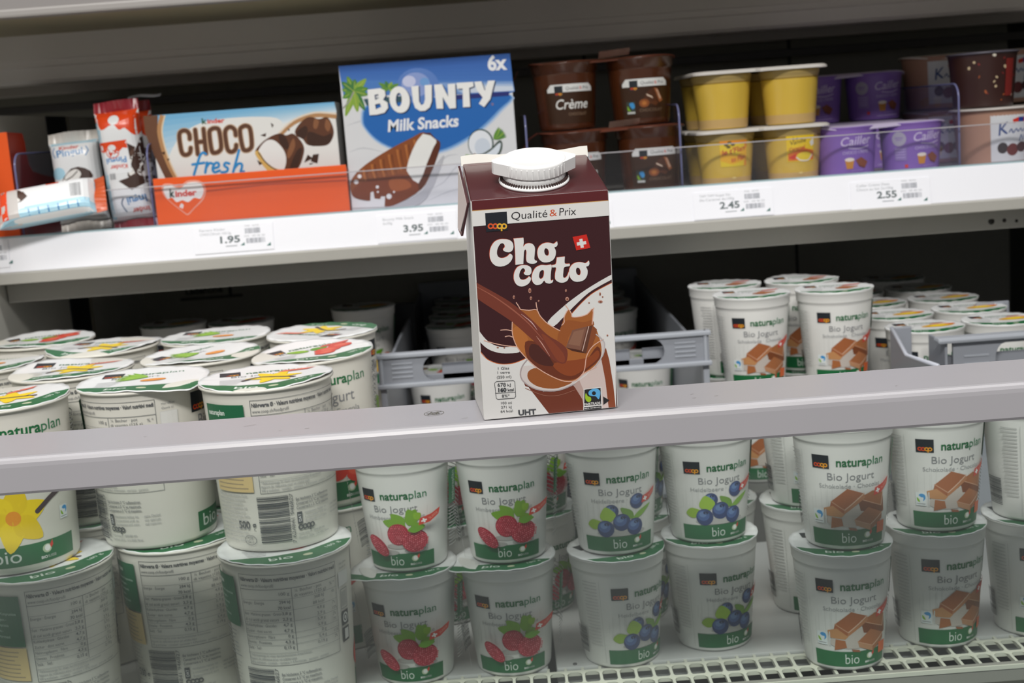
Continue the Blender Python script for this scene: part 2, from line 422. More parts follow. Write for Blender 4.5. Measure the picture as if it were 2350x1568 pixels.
def art_small_pot(fl):
    a = Art(); r = random.Random(3)
    for i in range(26):                     # faint wood-grain print
        u = r.uniform(-29, 27); v0 = r.uniform(14, 30); a.line([(u, v0), (u + .3, v0 + r.uniform(6, 22))], .22, M('#cfd0cc', .5), round_=False)
    # band, wording
    a.rect(-30, 3.2, 28, 14.5, ink_green)
    a.text('bio', -7, 5.4, 3.4, 5.4, 7.2, M('#d9e2da', .5), bold=-.004); bio_suisse(a, 12, 10.2, 1.0)
    dy = 5.0 if fl in ('chocolate', 'mango') else 8.6
    coop_box(a, -25, 63.2 - dy, -13.5, 72.6 - dy)
    naturaplan(a, -9.0, 23, 65.0 - dy, 5.7)
    a.text('Bio Jogurt', -15, 55.3 - dy, 16, 55.3 - dy, 5.0, ink_grey, bold=-.004)
    sub = dict(raspberry='Himbeere · Framboise', blueberry='Heidelbeere · Myrtille', chocolate='Schokolade · Chocolat', mango='Mango · Mangue')[fl]
    a.text(sub, -21, 49.6 - dy, 21 if fl != 'mango' else 10, 49.6 - dy, 2.9, M('#a3a5a6', .5))
    if fl == 'raspberry':
        for x, y in ((-1, 21.5), (12, 17.5), (-10, 16.5)): a.ell(x + 1.5, y - 1, 9, 2.2, M('#b4b3af', .5))
        for k in ((7, 35, 17, 9, 2.85), (6, 36, 13, 8, 2.3), (9, 36, 13, 9, 1.15), (12, 40, 9, 7, 1.9), (10, 34, 11, 7, .0), (13, 41, 6, 6, .6)): leaf(a, *k, M(['#86b52a', '#74a424'][int(k[2]) % 2], .45))
        raspberry(a, 1, 29.5, 8.0, 8.4, 0, 1); raspberry(a, 12.5, 24.5, 9.0, 8.6, .4, 2); raspberry(a, -11.5, 22.5, 4.6, 9.4, .6, 3)
        leaf(a, 8, 34.5, 10, 5, .1, M('#6a9e26', .45)); swiss_ribbon(a, 14.5, 37.5)
    elif fl == 'blueberry':
        a.ell(0, 17.5, 19, 2.6, M('#b8b7b4', .5))
        leaf(a, -26, 23.5, 13, 7.5, .12, M('#8fb42c', .45)); blueberry(a, -7, 34.5, 5.0); leaf(a, -9, 26, 12, 11, 1.75, M('#9cc236', .45)); leaf(a, 9, 28, 13, 6, 2.4, M('#6f9a36', .45)); leaf(a, 8, 27, 19, 4.2, .5, M('#7fae3a', .45))
        blueberry(a, 12, 40.5, 5.6); blueberry(a, 0, 25.6, 6.4); blueberry(a, -12, 21, 6.3); blueberry(a, 10, 21.2, 6.3)
        swiss_ribbon(a, 15.5, 38)
    elif fl == 'chocolate':
        a.tr = lambda x, y: (13 + (x - 14) * 1.1, 30 + (y - 30) * 1.02)
        a.poly([(-14, 20), (4, 17), (22, 22), (20, 30), (-4, 31)], M('#c3b9b0', .5), smooth=3)
        choc_block(a, [(6, 37), (16, 41), (25, 38), (24, 29), (26, 24), (8, 28), (27, 25)], '#a8683c', '#8c4f2a', '#7d4526')
        choc_block(a, [(-10, 35), (0, 44), (10, 40), (-2, 29), (-3, 25.5), (-11, 31), (11, 37)], '#a5623a', '#b57a52', '#a4603a')
        choc_block(a, [(4, 22), (13, 30), (25, 24), (15, 17.5), (15, 13.5), (5, 18), (25, 20)], '#a86a42', '#a0663f', '#bb8a66')
        a.poly([(-15, 30), (-9, 32), (-2, 26), (-4, 24), (-14, 25)], M('#c08a5a', .4)); a.poly([(-10, 24), (-4, 23), (-3, 18), (-11, 16)], M('#a8673c', .4)); a.poly([(0, 16.8), (5, 16), (6, 14.2), (1, 14.9)], M('#9a6040', .4))
        a.tr = lambda x, y: (x, y)
        swiss_ribbon(a, 16, 37.5, 1.05); fairtrade_small(a, -27, 19, .95); a.line([(-17.5, 19), (-17.5, 29)], .8, M('#cfd0ce', .5))
        a.rect(20, 10, 28, 18, M('#d8642e', .45))
    else:
        a.ell(4, 22, 18, 3, M('#c2bfb6', .5))
        a.poly([(-10, 22), (-2, 33), (12, 36), (24, 31), (26, 22), (14, 17), (0, 17)], M('#e8b21e', .4), smooth=3); a.poly([(-2, 24), (6, 31), (18, 31), (22, 24), (12, 20)], M('#f0cc3a', .4), smooth=3)
        a.poly([(14, 34), (22, 36), (27, 30), (24, 26)], M('#d8642e', .4), smooth=3); leaf(a, 2, 34, 14, 6, .5, ink_leaf); fairtrade_small(a, -26, 22, .9)
    # what is printed round the sides and the back
    g = M('#2a7048', .45)
    a.rect(36, 47, 44, 73, g); a.text('naturaplan', 42, 49, 42, 71, 3.2, M('#cfe0d4', .5))
    for i in range(13): a.line([(36, 44 - i * 2.4), (46 + r.uniform(-3, 2), 44 - i * 2.4)], .75, M('#b4b5b4', .5), round_=False)
    for i in range(20): a.line([(-46 + r.uniform(0, 2), 68 - i * 2.6), (-34.5, 68 - i * 2.6)], .7, M('#bcbdbb', .5), round_=False)
    a.line([(-32.5, 4), (-32.5, 70)], .3, M('#c4c6c2', .5), round_=False); a.bars(-62, 10, -48, 30, ink_dark, 26, 5, 'y')
    for i in range(14): a.line([(50, 70 - i * 3.2), (84 + r.uniform(-5, 4), 70 - i * 3.2)], .8, M('#adaead', .5), round_=False)
    return a

SP = [(0, 1.5), (23, 1.5), (25.4, 0), (26.5, .5), (27, 2.2), (33, 72.6), (33.1, 75), (33.9, 75.7), (34.0, 76.6), (34.3, 82.6), (34.6, 83.1), (35.0, 83.8), (35.0, 84.7), (34, 84.9), (0, 84.9)]
def wrap_small(u, v, off):
    r = 27 + (v - 2.2) * 6 / 70.4 + off; an = u / 30.5
    return (r * sin(an) / 1000, -r * cos(an) / 1000, v / 1000)
def small_cup(fl, parent):
    mb = MB(); mb.lathe([(r / 1000, z / 1000) for r, z in SP], cup_white, 96)
    art_small_pot(fl).put(mb, wrap_small, step=2.4)
    return mb.build('cup', parent)

def art_lid(fl, R):
    """drawing units: mm, +v is away from the shopper; made for R = 35"""
    k = R / 35.0; a = Art(lambda x, y: (x * k, y * k))
    n = 26; a0, a1 = radians(196), radians(332)
    seg = [(34.9 * cos(a0 + (a1 - a0) * i / n), 34.9 * sin(a0 + (a1 - a0) * i / n)) for i in range(n + 1)]
    a.poly(seg + [(22, -15), (5, -21), (-14, -18)], ink_green)
    a.text('bio', -17, -25.2, -5, -27.6, 4.6, M('#dfe8e0', .4), bold=.01); a.ell(3, -27, 2.6, 1.8, M('#c8cfae', .4)); a.text('180 g', 15, -24, 24, -19, 2.6, M('#dfe8e0', .4))
    coop_box(a, -24, 9, -13, 20); naturaplan(a, -10, 20, 12, 4.2); a.text('Bio Jogurt', -18, 4, 8, 4, 3.6, ink_grey)
    for i in range(6): a.line([(-24, -2 - i * 2.4), (-10 - i, -2 - i * 2.4)], .6, M('#b9bcbd', .5), round_=False)
    if fl in ('raspberry', 'strawberry'):
        leaf(a, -2, 0, 14, 8, 2.5, ink_lime); leaf(a, 0, 2, 12, 8, .4, ink_leaf)
        for x, y, p, q in ((8, -4, 9, 6), (18, 3, 8, 6), (4, -11, 7, 4.5)): a.ell(x, y, p, q, M('#d5432f', .4), .4); a.ell(x + 1, y + 1, p * .6, q * .5, M('#e2684e', .4), .4)
        a.poly([(6, 6), (24, 10), (28, 15), (10, 11)], M('#d04a3a', .4))
    elif fl == 'blueberry':
        for x, y in ((2, -6), (12, -9), (17, -1)): blueberry(a, x, y, 5)
        leaf(a, -8, -4, 11, 6, .2, ink_lime)
    elif fl == 'chocolate':
        choc_block(a, [(0, -4), (9, 5), (21, 0), (10, -9), (10, -13), (0, -8), (21, -4)], '#a5623a', '#b57a52', '#a4603a'); a.poly([(8, 8), (24, 9), (28, 14), (14, 13)], M('#cf4030', .4))
    elif fl == 'mango':
        a.poly([(-4, -6), (2, 1), (14, 5), (26, 3), (24, -5), (12, -10)], M('#e2a91e', .4), smooth=3); a.poly([(2, -5), (10, 0), (20, 0), (20, -5), (10, -8)], M('#f0d23a', .4), smooth=3); a.ell(23, 1, 5, 3, M('#dd6a30', .4)); a.poly([(6, 7), (18, 9), (24, 12), (10, 10)], M('#cf4030', .4))
    elif fl == 'vanilla':
        for i in range(6): leaf(a, 4, -4, 15, 7, i * 1.05, ink_yellow)
        a.line([(-12, -8), (-2, -2), (14, -12)], 2.4, M('#4a3a3c', .45), smooth=4); a.poly([(6, 7), (22, 9), (27, 14), (10, 12)], M('#e0705a', .4))
    else:
        for i in range(7): leaf(a, 2, 4, 18, 3, 2.2 + i * .22, M(['#7fb32c', '#9cc646'][i % 2], .45))
        a.ell(6, -6, 7, 3.6, M('#e8932a', .4))
    return a
def lid(fl, R, parent, z, rz=0.0, tab=None, warp=0.0, sd=0):
    """foil lid: slightly crinkled disc with a turned-down edge; tab = direction of the pull corner in degrees"""
    mb = MB(); r = random.Random(sd); ph = [r.uniform(0, 6.28) for _ in range(4)]; rings = [0, .25, .5, .75, .92, 1.0]; N = 96
    def ext(an):
        if tab is None: return 0.0
        d = abs((an - radians(tab) + pi) % (2 * pi) - pi); return max(0.0, 1 - d / radians(44)) ** 1.25
    def P(q, an):
        e = ext(an) * max(0, (q - .5) / .5); rr = R * (q + .30 * e * q)
        return (rr * cos(an) / 1000, rr * sin(an) / 1000, (warp * (sin(2 * an + ph[0]) * .6 + sin(3 * an + ph[1]) * .4) * q * q + .22 * sin(19 * an + ph[2]) * (q ** 8) - .5 * (1 - q * q) + .7 - 2.6 * e) / 1000)
    vs = [P(0, 0)]; fs = []
    for q in rings[1:]:
        for i in range(N): vs.append(P(q, 2 * pi * i / N))
    for i in range(N): x, y, h = P(1, 2 * pi * i / N); vs.append((x * 1.004, y * 1.004, h - .0007))
    for i in range(N):
        j = (i + 1) % N; fs.append((0, 1 + i, 1 + j))
        for k in range(len(rings) - 1): fs.append((1 + k * N + i, 1 + (k + 1) * N + i, 1 + (k + 1) * N + j, 1 + k * N + j))
    mb.add(vs, fs, lid_white, True)
    def f(u, v, off):
        x, y, h = P(min(1, sqrt(u * u + v * v) / R), atan2(v, u)); return (x, y, h + off / 1000)
    art_lid(fl, R).put(mb, f, step=3.0, base=.10)
    o = mb.build('lid', parent); o.location.z = z; o.rotation_euler.z = rz
    return o

# ------------------------------------------------------------------ 500 g tubs
def art_tub(fl):
    a = Art(); r = random.Random(11); lt = M('#9a9c9c', .5); md = M('#77797b', .5)
    # front
    a.rect(-22, 5, 44, 19, ink_green); a.text('bio', -17, 8, 2, 8, 8.6, M('#d9e2da', .5)); bio_suisse(a, 20, 13.6, 1.3)
    coop_box(a, -20, 89, -5, 103); naturaplan(a, -1, 42, 92, 7.0); a.text('Bio Jogurt', -14, 78.5, 30, 78.5, 8, ink_grey)
    if fl == 'vanilla':
        a.text('Vanille · Vaniglia', -14, 70, 30, 70, 4, lt)
        for i in range(6): leaf(a, 0, 38, 24, 15, .3 + i * 1.05, M(['#f0d21c', '#e8c818'][i % 2], .45))
        a.ell(0, 38, 5, 5, M('#e8962a', .45)); a.line([(16, 40), (26, 47), (36, 52), (44, 60)], 3.4, M('#4c4044', .5), smooth=5)
    elif fl == 'plain':
        a.text('Nature', 2, 70, 26, 70, 4, lt)
        for k in range(6): leaf(a, 20, 30, 26, 4, .9 + k * .25, ink_leaf)
        a.ell(28, 28, 9, 5, M('#e8932a', .4))
    else:
        a.text('Erdbeere · Fragola', -16, 70, 34, 70, 4, lt); leaf(a, 2, 40, 20, 12, 2.2, ink_lime); leaf(a, 4, 42, 18, 10, .7, ink_leaf)
        for x, y, p, q in ((-14, 30, 12, 10), (8, 32, 13, 12), (26, 26, 10, 9)): a.ell(x, y, p, q, M('#d23c2c', .4)); a.ell(x - 2, y + 2, p * .6, q * .6, M('#e05a44', .4))
        swiss_ribbon(a, 26, 48, 1.5)
    fairtrade_small(a, 33, 30, .9)
    # opening panel and the recycling marks
    a.tr = lambda x, y: (x + 15, y)
    a.text('Hier öffnen', -57, 99, -48, 99, 1.6, lt); a.text('Ouvrir ici', -57, 96, -49, 96, 1.6, lt); a.rect(-58.5, 84, -46.5, 94.5, M('#d6d6d2', .5)); a.rect(-58, 84.5, -47, 94, cup_white)
    a.poly([(-57, 68), (-49, 68), (-49, 82), (-57, 82)], lt, holes=[[(-56.5, 68.5), (-56.5, 81.5), (-49.5, 81.5), (-49.5, 68.5)]])
    for i in range(5): a.line([(-55.4 + i * 1.2, 70), (-55.4 + i * 1.2, 80)], .5, lt)
    a.rect(-57, 56.5, -49, 66.5, M('#4b4f52', .5)); a.ell(-53, 61.5, 3, 3.6, cup_white); a.ring(-53, 61.5, 2, 2.4, .9, M('#4b4f52', .5))
    a.rect(-57, 45, -49, 55, M('#4b4f52', .5)); a.rect(-54.6, 46.4, -50, 53.6, cup_white)
    # nutrition table
    x0, x1, xa, xb = -128, -61, -93, -66; tb = M('#6b6e70', .5)
    a.text('Nährwerte Ø · Valeurs nutritives moyennes · Valori nutritivi medi', x0 + 1, 99, x1 - 1, 99, 2.5, M('#585b5e', .5), bold=.03)
    a.text('www.coop.ch/foodprofil', x0 + 1, 95, -104, 95, 2.1, md)
    a.poly([(x0, 40.5), (x1, 40.5), (x1, 103.6), (x0, 103.6)], tb, holes=[[(x0 + .3, 40.8), (x0 + .3, 103.3), (x1 - .3, 103.3), (x1 - .3, 40.8)]])
    a.line([(x0, 93.4), (x1, 93.4)], .35, tb, round_=False); a.line([(xa, 50), (xa, 93.4)], .35, tb, round_=False)
    a.text('100 g', xa - 8, 89, xa - 1.5, 89, 2.1, tb); a.text('¼ Becher · pot', xa + 2, 90.4, xb - 7, 90.4, 2.0, md); a.text('di vasetto (125 g)', xa + 1.5, 87.2, xb - 4, 87.2, 2.0, md); a.text('% *', xb - 1, 89, xb + 3, 89, 2.1, md)
    rows = [('Energie · Énergie', '294 kJ', '368 kJ', '4%'), ('', '70 kcal', '88 kcal', ''), ('Fett · Matières grasses · Grassi', '3,8 g', '4,8 g', '7%'), ('di cui acidi grassi saturi', '2,3 g', '2,9 g', '15%'), ('Kohlenhydrate · Glucides', '4,7 g', '5,9 g', '2%'), ('Zucker · dont sucres', '4,7 g', '5,9 g', '7%'), ('Nahrungsfasern · Fibre', '0 g', '0 g', ''), ('Eiweiss · Protéines', '4,3 g', '5,4 g', '11%'), ('Salz · Sel', '0,15 g', '0,19 g', '3%')]
    y = 83.4
    for i, (n_, p, q, s_) in enumerate(rows):
        if i in (0, 2, 4, 6, 7, 8): a.line([(x0, y + 2.9), (x1, y + 2.9)], .22, lt, round_=False)
        if n_: a.text(n_, x0 + 1.2, y, x0 + 1.2 + min(26, len(n_) * .92), y, 1.9, md)
        a.text(p, xa - 1.5 - len(p) * 1.15, y, xa - 1.5, y, 2.0, tb, bold=.012)
        a.text(q, xb - 6 - len(q) * 1.15, y, xb - 6, y, 2.0, md)
        if s_: a.text(s_, xb + .2, y, xb + .2 + len(s_) * 1.2, y, 2.0, md)
        y -= 3.9
    a.line([(x0, 49.6), (x1, 49.6)], .22, lt, round_=False)
    for i, t in enumerate(('* Referenzmenge für einen durchschnittlichen Erwachsenen', 'Apport de référence pour un adulte-type', '500 g enthalten · contient · contiene = 4 Portionen · portions · porzioni')): a.text(t, x0 + 1.2, 47.2 - i * 2.5, x0 + (44, 34, 56)[i], 47.2 - i * 2.5, 1.6, lt)
    for i, t in enumerate(('Bei höchstens 5 °C aufbewahren.', 'Conserver à 5 °C au maximum.', 'Conservare a 5 °C al massimo.')): a.text(t, -105, 33.4 - i * 3.0, -78, 33.4 - i * 3.0, 1.9, md, bold=.014)
    a.rect(-105, 17.4, -101.4, 25.4, M('#4b4f52', .5)); a.text('DAT', -102.2, 18.8, -102.2, 24, 1.9, ink_white)
    for i, (t, q) in enumerate((('mindestens haltbar bis', 'siehe Deckel'), ('à consommer préf. av.', 'voir opercule'), ('da consumarsi pref. entro', 'vedi coperchio'))): a.text(t, -99.5, 23.4 - i * 2.7, -81, 23.4 - i * 2.7, 1.7, lt); a.text(q, -77, 23.4 - i * 2.7, -66, 23.4 - i * 2.7, 1.7, lt)
    coop_word(a, -105, 13.0, 12.5, 3, M('#4b4f52', .5), M('#4b4f52', .5)); a.text('www.coop.ch · 0848 888 444', -105, 10, -84, 10, 1.5, lt); a.text('Postfach 2550 · CH-4002 Basel', -105, 7, -80, 7, 1.5, lt)
    a.bars(-131, 7, -110, 39, M('#4b4f52', .5), 34, 9, 'y'); a.text('7 624841 946827', -107, 5, -107, 39, 2.4, M('#5c5f62', .5))
    a.text('500 g', -147, 17, -133.5, 17, 5.0, M('#4b4f52', .5), bold=.02); a.ring(-139, 9, 4.6, 3.6, .4, md); a.text('CH', -140.6, 9.6, -137.4, 9.6, 1.5, md); a.text('2410', -141.4, 6.8, -136.6, 6.8, 1.5, md)
    # green box and ingredients
    a.rect(-163, 66, -132, 101, M('#226644', .45)); wl = M('#a9c6b4', .5)
    a.text('naturaplan', -161, 94, -146, 94, 3.2, M('#dfe8e0', .5), bold=.02)
    for i, t in enumerate(('Natur – Bio ohne Kompromisse', 'Nature et Bourgeon –', 'le bio sans compromis', 'Natura e Gemma –', 'bio senza compromessi')): a.text(t, -161, 88 - i * 4, -161 + len(t) * .92, 88 - i * 4, 1.9, wl, bold=.015)
    if fl == 'vanilla': a.rect(-163, 42, -132, 65, M('#d8c08a', .5))
    for i in range(7): a.line([(-161, 62 - i * 2.9), (-134 - r.uniform(0, 8), 62 - i * 2.9)], .8, M('#a8987a', .5) if fl == 'vanilla' else lt, round_=False)
    for i in range(12):
        a.text(('Zutaten: Milch, Zucker (Schweiz), Wachs-', 'blütenhonig (Paraguay), Vanillesamen,', 'Aromen stammen aus biologischer', 'Landwirtschaft. Ingrédients: lait,', 'lait entier pasteurisé (Suisse), sucre')[i % 5], -163, 39 - i * 2.8, -137 - (i * 7 % 5), 39 - i * 2.8, 1.55, lt)
    a.tr = lambda x, y: (x, y)
    for i in range(16): a.line([(52, 96 - i * 3.4), (84 + r.uniform(-8, 4), 96 - i * 3.4)], .9, lt, round_=False)
    return a
TP = [(0, 2), (34, 2), (37.2, 0), (38.8, .6), (39.4, 3), (43.8, 101), (44.0, 105), (44.2, 108.6), (45.0, 109.6), (46.1, 110.0), (46.3, 110.8), (46.0, 111.7), (45, 112), (0, 112)]
def wrap_tub(u, v, off):
    v = v * 1.015; r = 39.4 + (v - 3) * 4.4 / 98 + off; an = u / 41.8
    return (r * sin(an) / 1000, -r * cos(an) / 1000, v / 1000)
def tub_cup(fl, parent):
    mb = MB(); mb.lathe([(r / 1000, z / 1000) for r, z in TP], M('#dedcd2', .4), 112)
    art_tub(fl).put(mb, wrap_tub, step=3.0)
    return mb.build('tub', parent)

# ------------------------------------------------------------------ the refrigerated case (setting)
def proj(p):
    q = Vector((p[0], p[1], p[2] - CZ)); d = q.dot(FWD)
    return (W / 2 + F * q.dot(RT) / d, H / 2 - F * q.dot(UP) / d)
def crop(x0, y0, s, f): return lambda x, y: f(x0 + x / s, y0 + y / s)
DECK = CZ - .389; SHELF = CZ - .0785; STEP = CZ - .342; STEP2 = CZ - .2720
XL, XR, YB = -.4907, .680, 1.755
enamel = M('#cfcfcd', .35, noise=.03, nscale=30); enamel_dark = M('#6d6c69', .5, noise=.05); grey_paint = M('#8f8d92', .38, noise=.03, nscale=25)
dark_duct = M('#1a2333', .6)

mb = MB()
for x0, x1 in ((XL, .0085), (.0145, XR)): mb.rbox((x0, .888, DECK - .012), (x1, 1.145, DECK), enamel, .0015)
for x in (-.004, .028): mb.lathe([(.0015, 0), (.0015, .0008), (0, .0009)], M('#5a5a5a', .4), 12, (x, .893, DECK))
mb.box((XL, .70, DECK - .10), (XR, 1.76, DECK - .06), dark_duct)
structure(mb.build('floor'))
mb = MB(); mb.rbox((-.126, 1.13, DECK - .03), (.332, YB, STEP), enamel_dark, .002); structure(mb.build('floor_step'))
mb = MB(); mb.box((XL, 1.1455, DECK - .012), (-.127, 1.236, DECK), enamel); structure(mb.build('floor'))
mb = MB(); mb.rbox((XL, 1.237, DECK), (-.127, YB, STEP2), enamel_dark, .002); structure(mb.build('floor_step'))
mb = MB(); mb.box((XL - .02, .66, DECK - .10), (XL, YB, CZ + .044), M('#dcdbd2', .5, noise=.03)); structure(mb.build('wall_left'))
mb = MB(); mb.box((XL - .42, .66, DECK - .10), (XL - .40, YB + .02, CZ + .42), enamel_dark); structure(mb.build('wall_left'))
mb = MB(); mb.box((XL, 1.456, DECK), (XL + .0015, 1.524, CZ + .044), M('#20242c', .5)); mb.box((XL, 1.521, DECK), (XL + .0025, 1.527, CZ + .044), M('#a8a492', .5)); structure(mb.build('trim_1'))
mb = MB(); mb.box((XR, .66, DECK - .10), (XR + .02, YB + .02, CZ + .42), M('#4a4a49', .55, noise=.06)); structure(mb.build('wall_right'))
mb = MB(); mb.box((XL - .40, YB, DECK - .10), (XR, YB + .02, CZ + .42), M('#a09e93', .6, noise=.05))
a = Art(); gk = M('#3a3a38', .6)
a.text('MAX', 0, 34, 30, 34, 9, gk, bold=.03); a.text('Ladehöhe', -10, 18, 40, 18, 9, gk, bold=.03); a.rect(-18, 10, 66, 13.5, gk); a.rect(48, 13, 52, 60, gk)
bx = at(425, 690, YB); a.put(mb, face_plane((bx.x + .012, YB, bx.z - .010), (1, 0, 0), (0, 0, 1)), step=0, base=.6)
for x in (.12, .39): mb.box((x, YB - .001, DECK), (x + .004, YB, CZ + .4), M('#3c3b39', .6))
structure(mb.build('wall_back'))
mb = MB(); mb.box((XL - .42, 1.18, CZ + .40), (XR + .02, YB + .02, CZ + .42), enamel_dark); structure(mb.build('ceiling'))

# air grille in front of the deck
g = MB(); cream = M('#dcdccd', .45); px_, py_ = .01235, .0205; yb, yf = .8895, .8445; zt = DECK - .0004
t = .0020; x = XL + .004
ys = [yb - .0062 - i * py_ for i in range(3)]
while x < XR - .004:
    g.box((x, yf, zt - .003), (x + t, yb, zt), cream); x += px_
for y in ys: g.box((XL + .002, y - .0031, zt - .0028), (XR - .002, y, zt + .0001), cream)
g.box((XL + .002, yf - .004, zt - .012), (XR - .002, yf, zt + .0003), M('#9a9890', .5))
g.box((XL + .002, yf - .0045, zt - .05), (XR - .002, yf - .002, zt - .012), M('#4b4b42', .6))
for i in range(0, 80):                       # rounded hole corners
    xx = XL + .004 + i * px_ + t
    if xx > XR - .03: break
    for y in ys[:-1]:
        for dx, dy, sx, sy in ((0, 0, 1, -1), (px_ - t, 0, -1, -1), (0, -py_ + .0031, 1, 1), (px_ - t, -py_ + .0031, -1, 1)):
            X, Y0 = xx + dx, y - .0031 + dy
            g.add([(X, Y0, zt - .0003), (X + sx * .0026, Y0, zt - .0003), (X, Y0 + sy * .0034, zt - .0003), (X + sx * .0009, Y0 + sy * .0010, zt - .0003)], [(0, 1, 3), (0, 3, 2)], cream)
tag(g.build('air_grille'), 'cream slotted air grille along the front of the white deck', 'grille')

# hand rail and the glass under it
r = MB(); yz = [(.7235, -.153), (.6695, -.153), (.6680, -.1526), (.6660, -.1524), (.6642, -.1528), (.6628, -.1538), (.6620, -.1554), (.6617, -.1575), (.6614, -.1705), (.6624, -.172), (.7235, -.172)]
rail_m = M('#a9a7ab', .32, noise=.025, nscale=18)
r.prism([(-.72, y, CZ + z) for y, z in yz], (1.44, 0, 0), rail_m)
a = Art(); o = at_z(996, 949, -.153); gm = M('#6f6c64', .5); rr = random.Random(4)
a.ring(0, 0, 5.6, 6.6, .5, gm); 
for i in range(16): a.line([(rr.uniform(-4.5, 2.5), rr.uniform(-4.5, 4.5)), (rr.uniform(-3, 4.5), rr.uniform(-4, 4.5))], .45, gm)
for X, Y0, L in ((1060, 962, 3), (700, 985, 2), (1585, 906, 1.6), (1640, 910, 1.8), (1590, 915, 1.8), (2055, 887, 1), (640, 990, 1.4), (330, 1004, 1.2), (560, 980, 6)):
    q = at_z(X, Y0, -.153); U, V = (q.x - o.x) * 1000, (q.y - o.y) * 1000; a.line([(U, V), (U + L, V + L * .4)], .35, gm)
a.put(r, lambda u, v, off: (o.x + u / 1000, o.y + v / 1000, CZ - .153 + off / 1000), step=0, base=.05)
rail = tag(r.build('hand_rail'), 'pale grey metal rail across the front of the case, carton standing on it', 'rail')
gl = MB(); gl.box((-.72, .688, DECK - .10), (.72, .692, CZ - .172), clear('case_glass', (.93, .96, .95), .065, .035, (.6, .64, .62)))
tag(gl.build('glass_front'), 'clear glass panel under the grey rail, yogurt stacks behind it', 'glass panel')

# ------------------------------------------------------------------ shelves
sh = thing('display_shelf', 'shelf holding snack boxes and dessert cups, with bright white price strip', 'shelf', (0, 1.25, CZ - .14))
def sub(mb, name, par):
    o = mb.build(name); o.parent = par; o.matrix_parent_inverse = Matrix.Translation(-par.location) if par.rotation_euler.z == 0 else par.matrix_world.inverted()
    return o
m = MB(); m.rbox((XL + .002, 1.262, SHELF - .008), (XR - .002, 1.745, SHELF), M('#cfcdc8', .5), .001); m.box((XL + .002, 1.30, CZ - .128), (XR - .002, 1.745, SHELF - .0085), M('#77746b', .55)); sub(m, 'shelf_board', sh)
strip_m = M('#f3f4fa', .25, spec=.6)
m = MB(); yz = [(1.2600, -.0725), (1.2560, -.0725), (1.2545, -.0740), (1.2500, -.1060), (1.2600, -.1060)]
m.prism([(XL + .002, y, CZ + z) for y, z in yz], (XR - XL - .004, 0, 0), strip_m)
m.prism([(XL + .002, y, CZ + z) for y, z in ((1.2548, -.0722), (1.2615, -.0722), (1.2615, -.0732), (1.2548, -.0740))], (XR - XL - .004, 0, 0), M('#a3bcc2', .3)); sub(m, 'price_strip', sh)
m = MB(); yz = [(1.2495, -.1062), (1.2465, -.1075), (1.2470, -.1170), (1.2500, -.1180), (1.275, -.1180), (1.277, -.1382), (1.2990, -.1382), (1.2990, -.1062)]
m.prism([(XL + .002, y, CZ + z) for y, z in yz], (XR - XL - .004, 0, 0), M('#aeaca5', .45, noise=.02))
for X, Y0, q in ((2275, 508, 3.2), (2305, 506, 2), (2333, 507, 1.6)):
    c = at(X, Y0, 1.276); m.lathe([(q / 1000, 0), (q / 1000, .0006), (0, .0007)], M('#2a2724', .6), 14, mat=Matrix.Translation((c.x, 1.2766, c.z)) @ Matrix.Rotation(pi / 2, 4, 'X'))
sub(m, 'front_profile', sh)
clear_edge = M('#aeb6d6', .15, spec=.7)
m = MB(); m.box((-.378, 1.2575, CZ - .0722), (XR - .004, 1.2588, CZ - .0355), clear('guard_plastic', (.96, .96, .98), .03, .016, (.9, .9, .95))); m.box((-.378, 1.2570, CZ - .0358), (XR - .004, 1.2592, CZ - .0349), M('#b3b0b4', .2, spec=.7)); sub(m, 'front_guard', sh)

sh2 = thing('display_shelf', 'uppermost grey shelf seen from below, with ribs under it', 'shelf', (0, 1.19, CZ + .123))
m = MB(); m.rbox((XL - .38, 1.186, CZ + .128), (XR + .01, 1.20, CZ + .175), M('#85817f', .5), .001); m.rbox((XL - .38, 1.183, CZ + .1225), (XR + .01, 1.20, CZ + .130), M('#96928f', .45), .002); sub(m, 'front_profile', sh2)
m = MB(); m.box((XL - .38, 1.20, CZ + .130), (XR + .005, 1.745, CZ + .150), M('#b3aa8e', .6)); sub(m, 'shelf_board', sh2)
m = MB(); yz = [(1.446, .130), (1.446, .104), (1.449, .1035), (1.449, .097), (1.452, .096), (1.455, .083), (1.460, .0795), (1.500, .0795), (1.500, .130)]
m.prism([(XL - .38, y, CZ + z) for y, z in yz], (XR - XL + .36, 0, 0), M('#efe9e2', .5)); sub(m, 'cross_beam', sh2)
m = MB(); m.rbox((XL - .38, 1.60, CZ + .0735), (XR, 1.625, CZ + .0860), M('#c2bbb2', .5), .001); sub(m, 'cross_rod', sh2)
m = MB(); m.rbox((XL - .38, 1.69, CZ + .056), (XR, 1.71, CZ + .066), M('#5c5956', .5), .001); sub(m, 'cross_rod', sh2)

